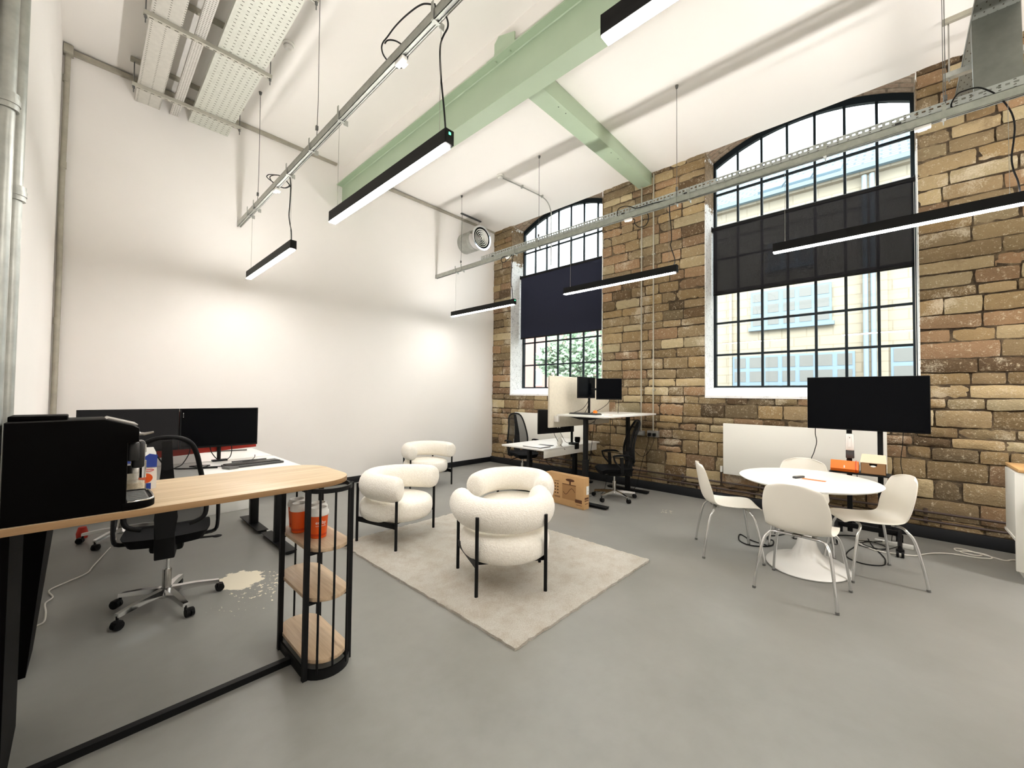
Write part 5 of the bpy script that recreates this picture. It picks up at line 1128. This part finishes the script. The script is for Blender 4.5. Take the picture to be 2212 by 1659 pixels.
for y in (2.5, 1.86, 1.22):
    c0 = Vector((FX + 0.55, y, 7.06 + (0.8) * 2.29 / 3.65)) + nr * 0.03; sk = build('skylight', MB().obox(c0, up_, (0, 1, 0), nr, 0.42, 0.29, 0.03), 'slate_edge', r, True); build('pane', MB().obox(c0 + nr * 0.025, up_, (0, 1, 0), nr, 0.35, 0.23, 0.012), 'pane_grey', sk, True)
def fwin(y0, y1, z0, z1, cols, rows_):
    w = build('window', MB().box(FX - 0.05, FX + 0.02, y0, y1, z0, z1), 'pale_blue', r, True)
    cw, rh = (y1 - y0) / cols, (z1 - z0) / rows_
    m = MB()
    for i in range(cols):
        for k in range(rows_): m.box(FX - 0.058, FX - 0.05, y0 + cw * i + 0.05, y0 + cw * (i + 1) - 0.05, z0 + rh * k + 0.05, z0 + rh * (k + 1) - 0.05)
    build('pane', m, 'pane_grey', w, True)
    build('window_sill', MB().box(FX - 0.12, FX, y0 - 0.05, y1 + 0.05, z0 - 0.09, z0), 'pale_blue', w, True)
fwin(1.12, 2.93, 3.45, 4.45, 5, 3); fwin(0.68, 3.40, 1.1, 2.66, 7, 4); fwin(-0.95, 0.04, 1.9, 2.72, 2, 2); fwin(-2.8, -1.2, 3.4, 4.4, 4, 3); fwin(1.5, 2.5, 5.05, 5.75, 3, 1)
for y in (0.47, 0.33): build('downpipe', MB().cyl((FX - 0.14, y, -0.5), (FX - 0.14, y, 6.9), 0.05, seg=12), 'pipe_sky', r, True)
r = thing('brick_building', 'pale red brick building seen through the smaller window', 'building', (40, 33, -0.5)); build('wall', MB().box(38, 46, 26.3, 48, -0.5, 13), 'red_brick', r, True)
for (y, z0, z1) in ((31.0, 5.9, 7.7), (31.4, 2.6, 4.6), (28.2, 6.0, 7.4)):
    w = build('window', MB().box(37.9, 38.02, y - 0.55, y + 0.55, z0, z1), 'white_plastic', r, True); build('pane', MB().box(37.88, 37.91, y - 0.4, y + 0.4, z0 + 0.15, z1 - 0.15), 'pane_grey', w, True)
r = thing('tree', 'pale green leafy tree seen through the smaller window', 'tree', (22, 15.8, -0.5)); m = MB(); m.tube([(22, 15.8, -0.5), (22, 15.9, 1.6), (22.1, 15.7, 3.0), (22.3, 15.2, 4.6)], [0.18, 0.14, 0.10, 0.05], 10, sub=3); m.tube([(22.05, 15.8, 2.2), (22.0, 16.6, 3.4), (22, 17.0, 4.2)], [0.08, 0.06, 0.03], 8, sub=3); build('trunk', m, 'bark', r, True)
m = MB(); rn = random.Random(5)
for k in range(4200):
    cl_ = rn.choice([(22, 14.2, 4.2, 1.6), (22.3, 15.6, 5.3, 1.7), (21.8, 16.8, 3.9, 1.2), (22.2, 13.0, 3.2, 1.3), (22, 15.2, 3.0, 1.4)])
    d = Vector((rn.gauss(0, 1), rn.gauss(0, 1), rn.gauss(0, 1))).normalized() * cl_[3] * (rn.random() ** 0.4); c0 = Vector(cl_[:3]) + d
    a = Vector((rn.uniform(-1, 1), rn.uniform(-1, 1), rn.uniform(-1, 1))).normalized(); b = a.orthogonal().normalized(); s_ = rn.uniform(0.12, 0.24)
    m.bm.faces.new([m.bm.verts.new(c0 + a * s_ * p + b * s_ * q * 0.6) for p, q in ((-1, 0), (0, -1), (1, 0), (0, 1))])
build('crown', m, 'leaf', r, True, smooth=False)

# ------------------------------------------------------------------ light, world, camera
w = bpy.data.worlds.new('sky'); scene.world = w; w.use_nodes = True
bg = w.node_tree.nodes['Background']; bg.inputs[0].default_value = (0.86, 0.95, 1.0, 1); bg.inputs[1].default_value = 2.2
sun = bpy.data.lights.new('sun', 'SUN'); sun.energy = 2.2; sun.angle = math.radians(40); sun.color = (1.0, 0.97, 0.92)
so = bpy.data.objects.new('sun', sun); col.objects.link(so); so.rotation_euler = Vector((-0.8, -0.15, 0.75)).to_track_quat('Z', 'Y').to_euler()
cam = bpy.data.cameras.new('camera'); cam.sensor_fit = 'HORIZONTAL'; cam.sensor_width = 36.0; cam.lens = 874.363 * 36.0 / 2212.0; cam.clip_start = 0.02; cam.clip_end = 300
co = bpy.data.objects.new('camera', cam); col.objects.link(co)
Rm = Matrix(((0.6858770333779116, -0.026312779043811532, -0.7272415917311844), (-0.7276346592573526, -0.009722605430344125, -0.685895964116339), (0.010977145901897594, 0.9996064768710922, -0.025814601782926213)))
co.matrix_world = Matrix.Translation((0, 0, 1.5)) @ Rm.to_4x4()
scene.camera = co
# unseen fill lamps added behind the camera, in line with the right-hand lamp row
for x in (4.745,):
    for z, rx, e in ((2.95, 0.0, 30.0), (3.05, PI, 26.0)):
        al = bpy.data.lights.new('row_fill_lamp', 'AREA'); al.shape = 'RECTANGLE'; al.size = 0.06; al.size_y = 1.6; al.energy = e; al.color = LED[:3]
        ao = bpy.data.objects.new('row_fill_lamp', al); col.objects.link(ao); ao.location = (x, -2.55, z); ao.rotation_euler = (rx, 0, 0)
vs = scene.view_settings; vs.view_transform = 'Standard'; vs.look = 'None'; vs.exposure = 1.62; vs.gamma = 1.0; vs.use_curve_mapping = False
scene.cycles.max_bounces = 10; scene.cycles.diffuse_bounces = 6; scene.cycles.glossy_bounces = 4; scene.cycles.transparent_max_bounces = 16
scene.cycles.sample_clamp_indirect = 6.0; scene.cycles.caustics_reflective = False; scene.cycles.caustics_refractive = False
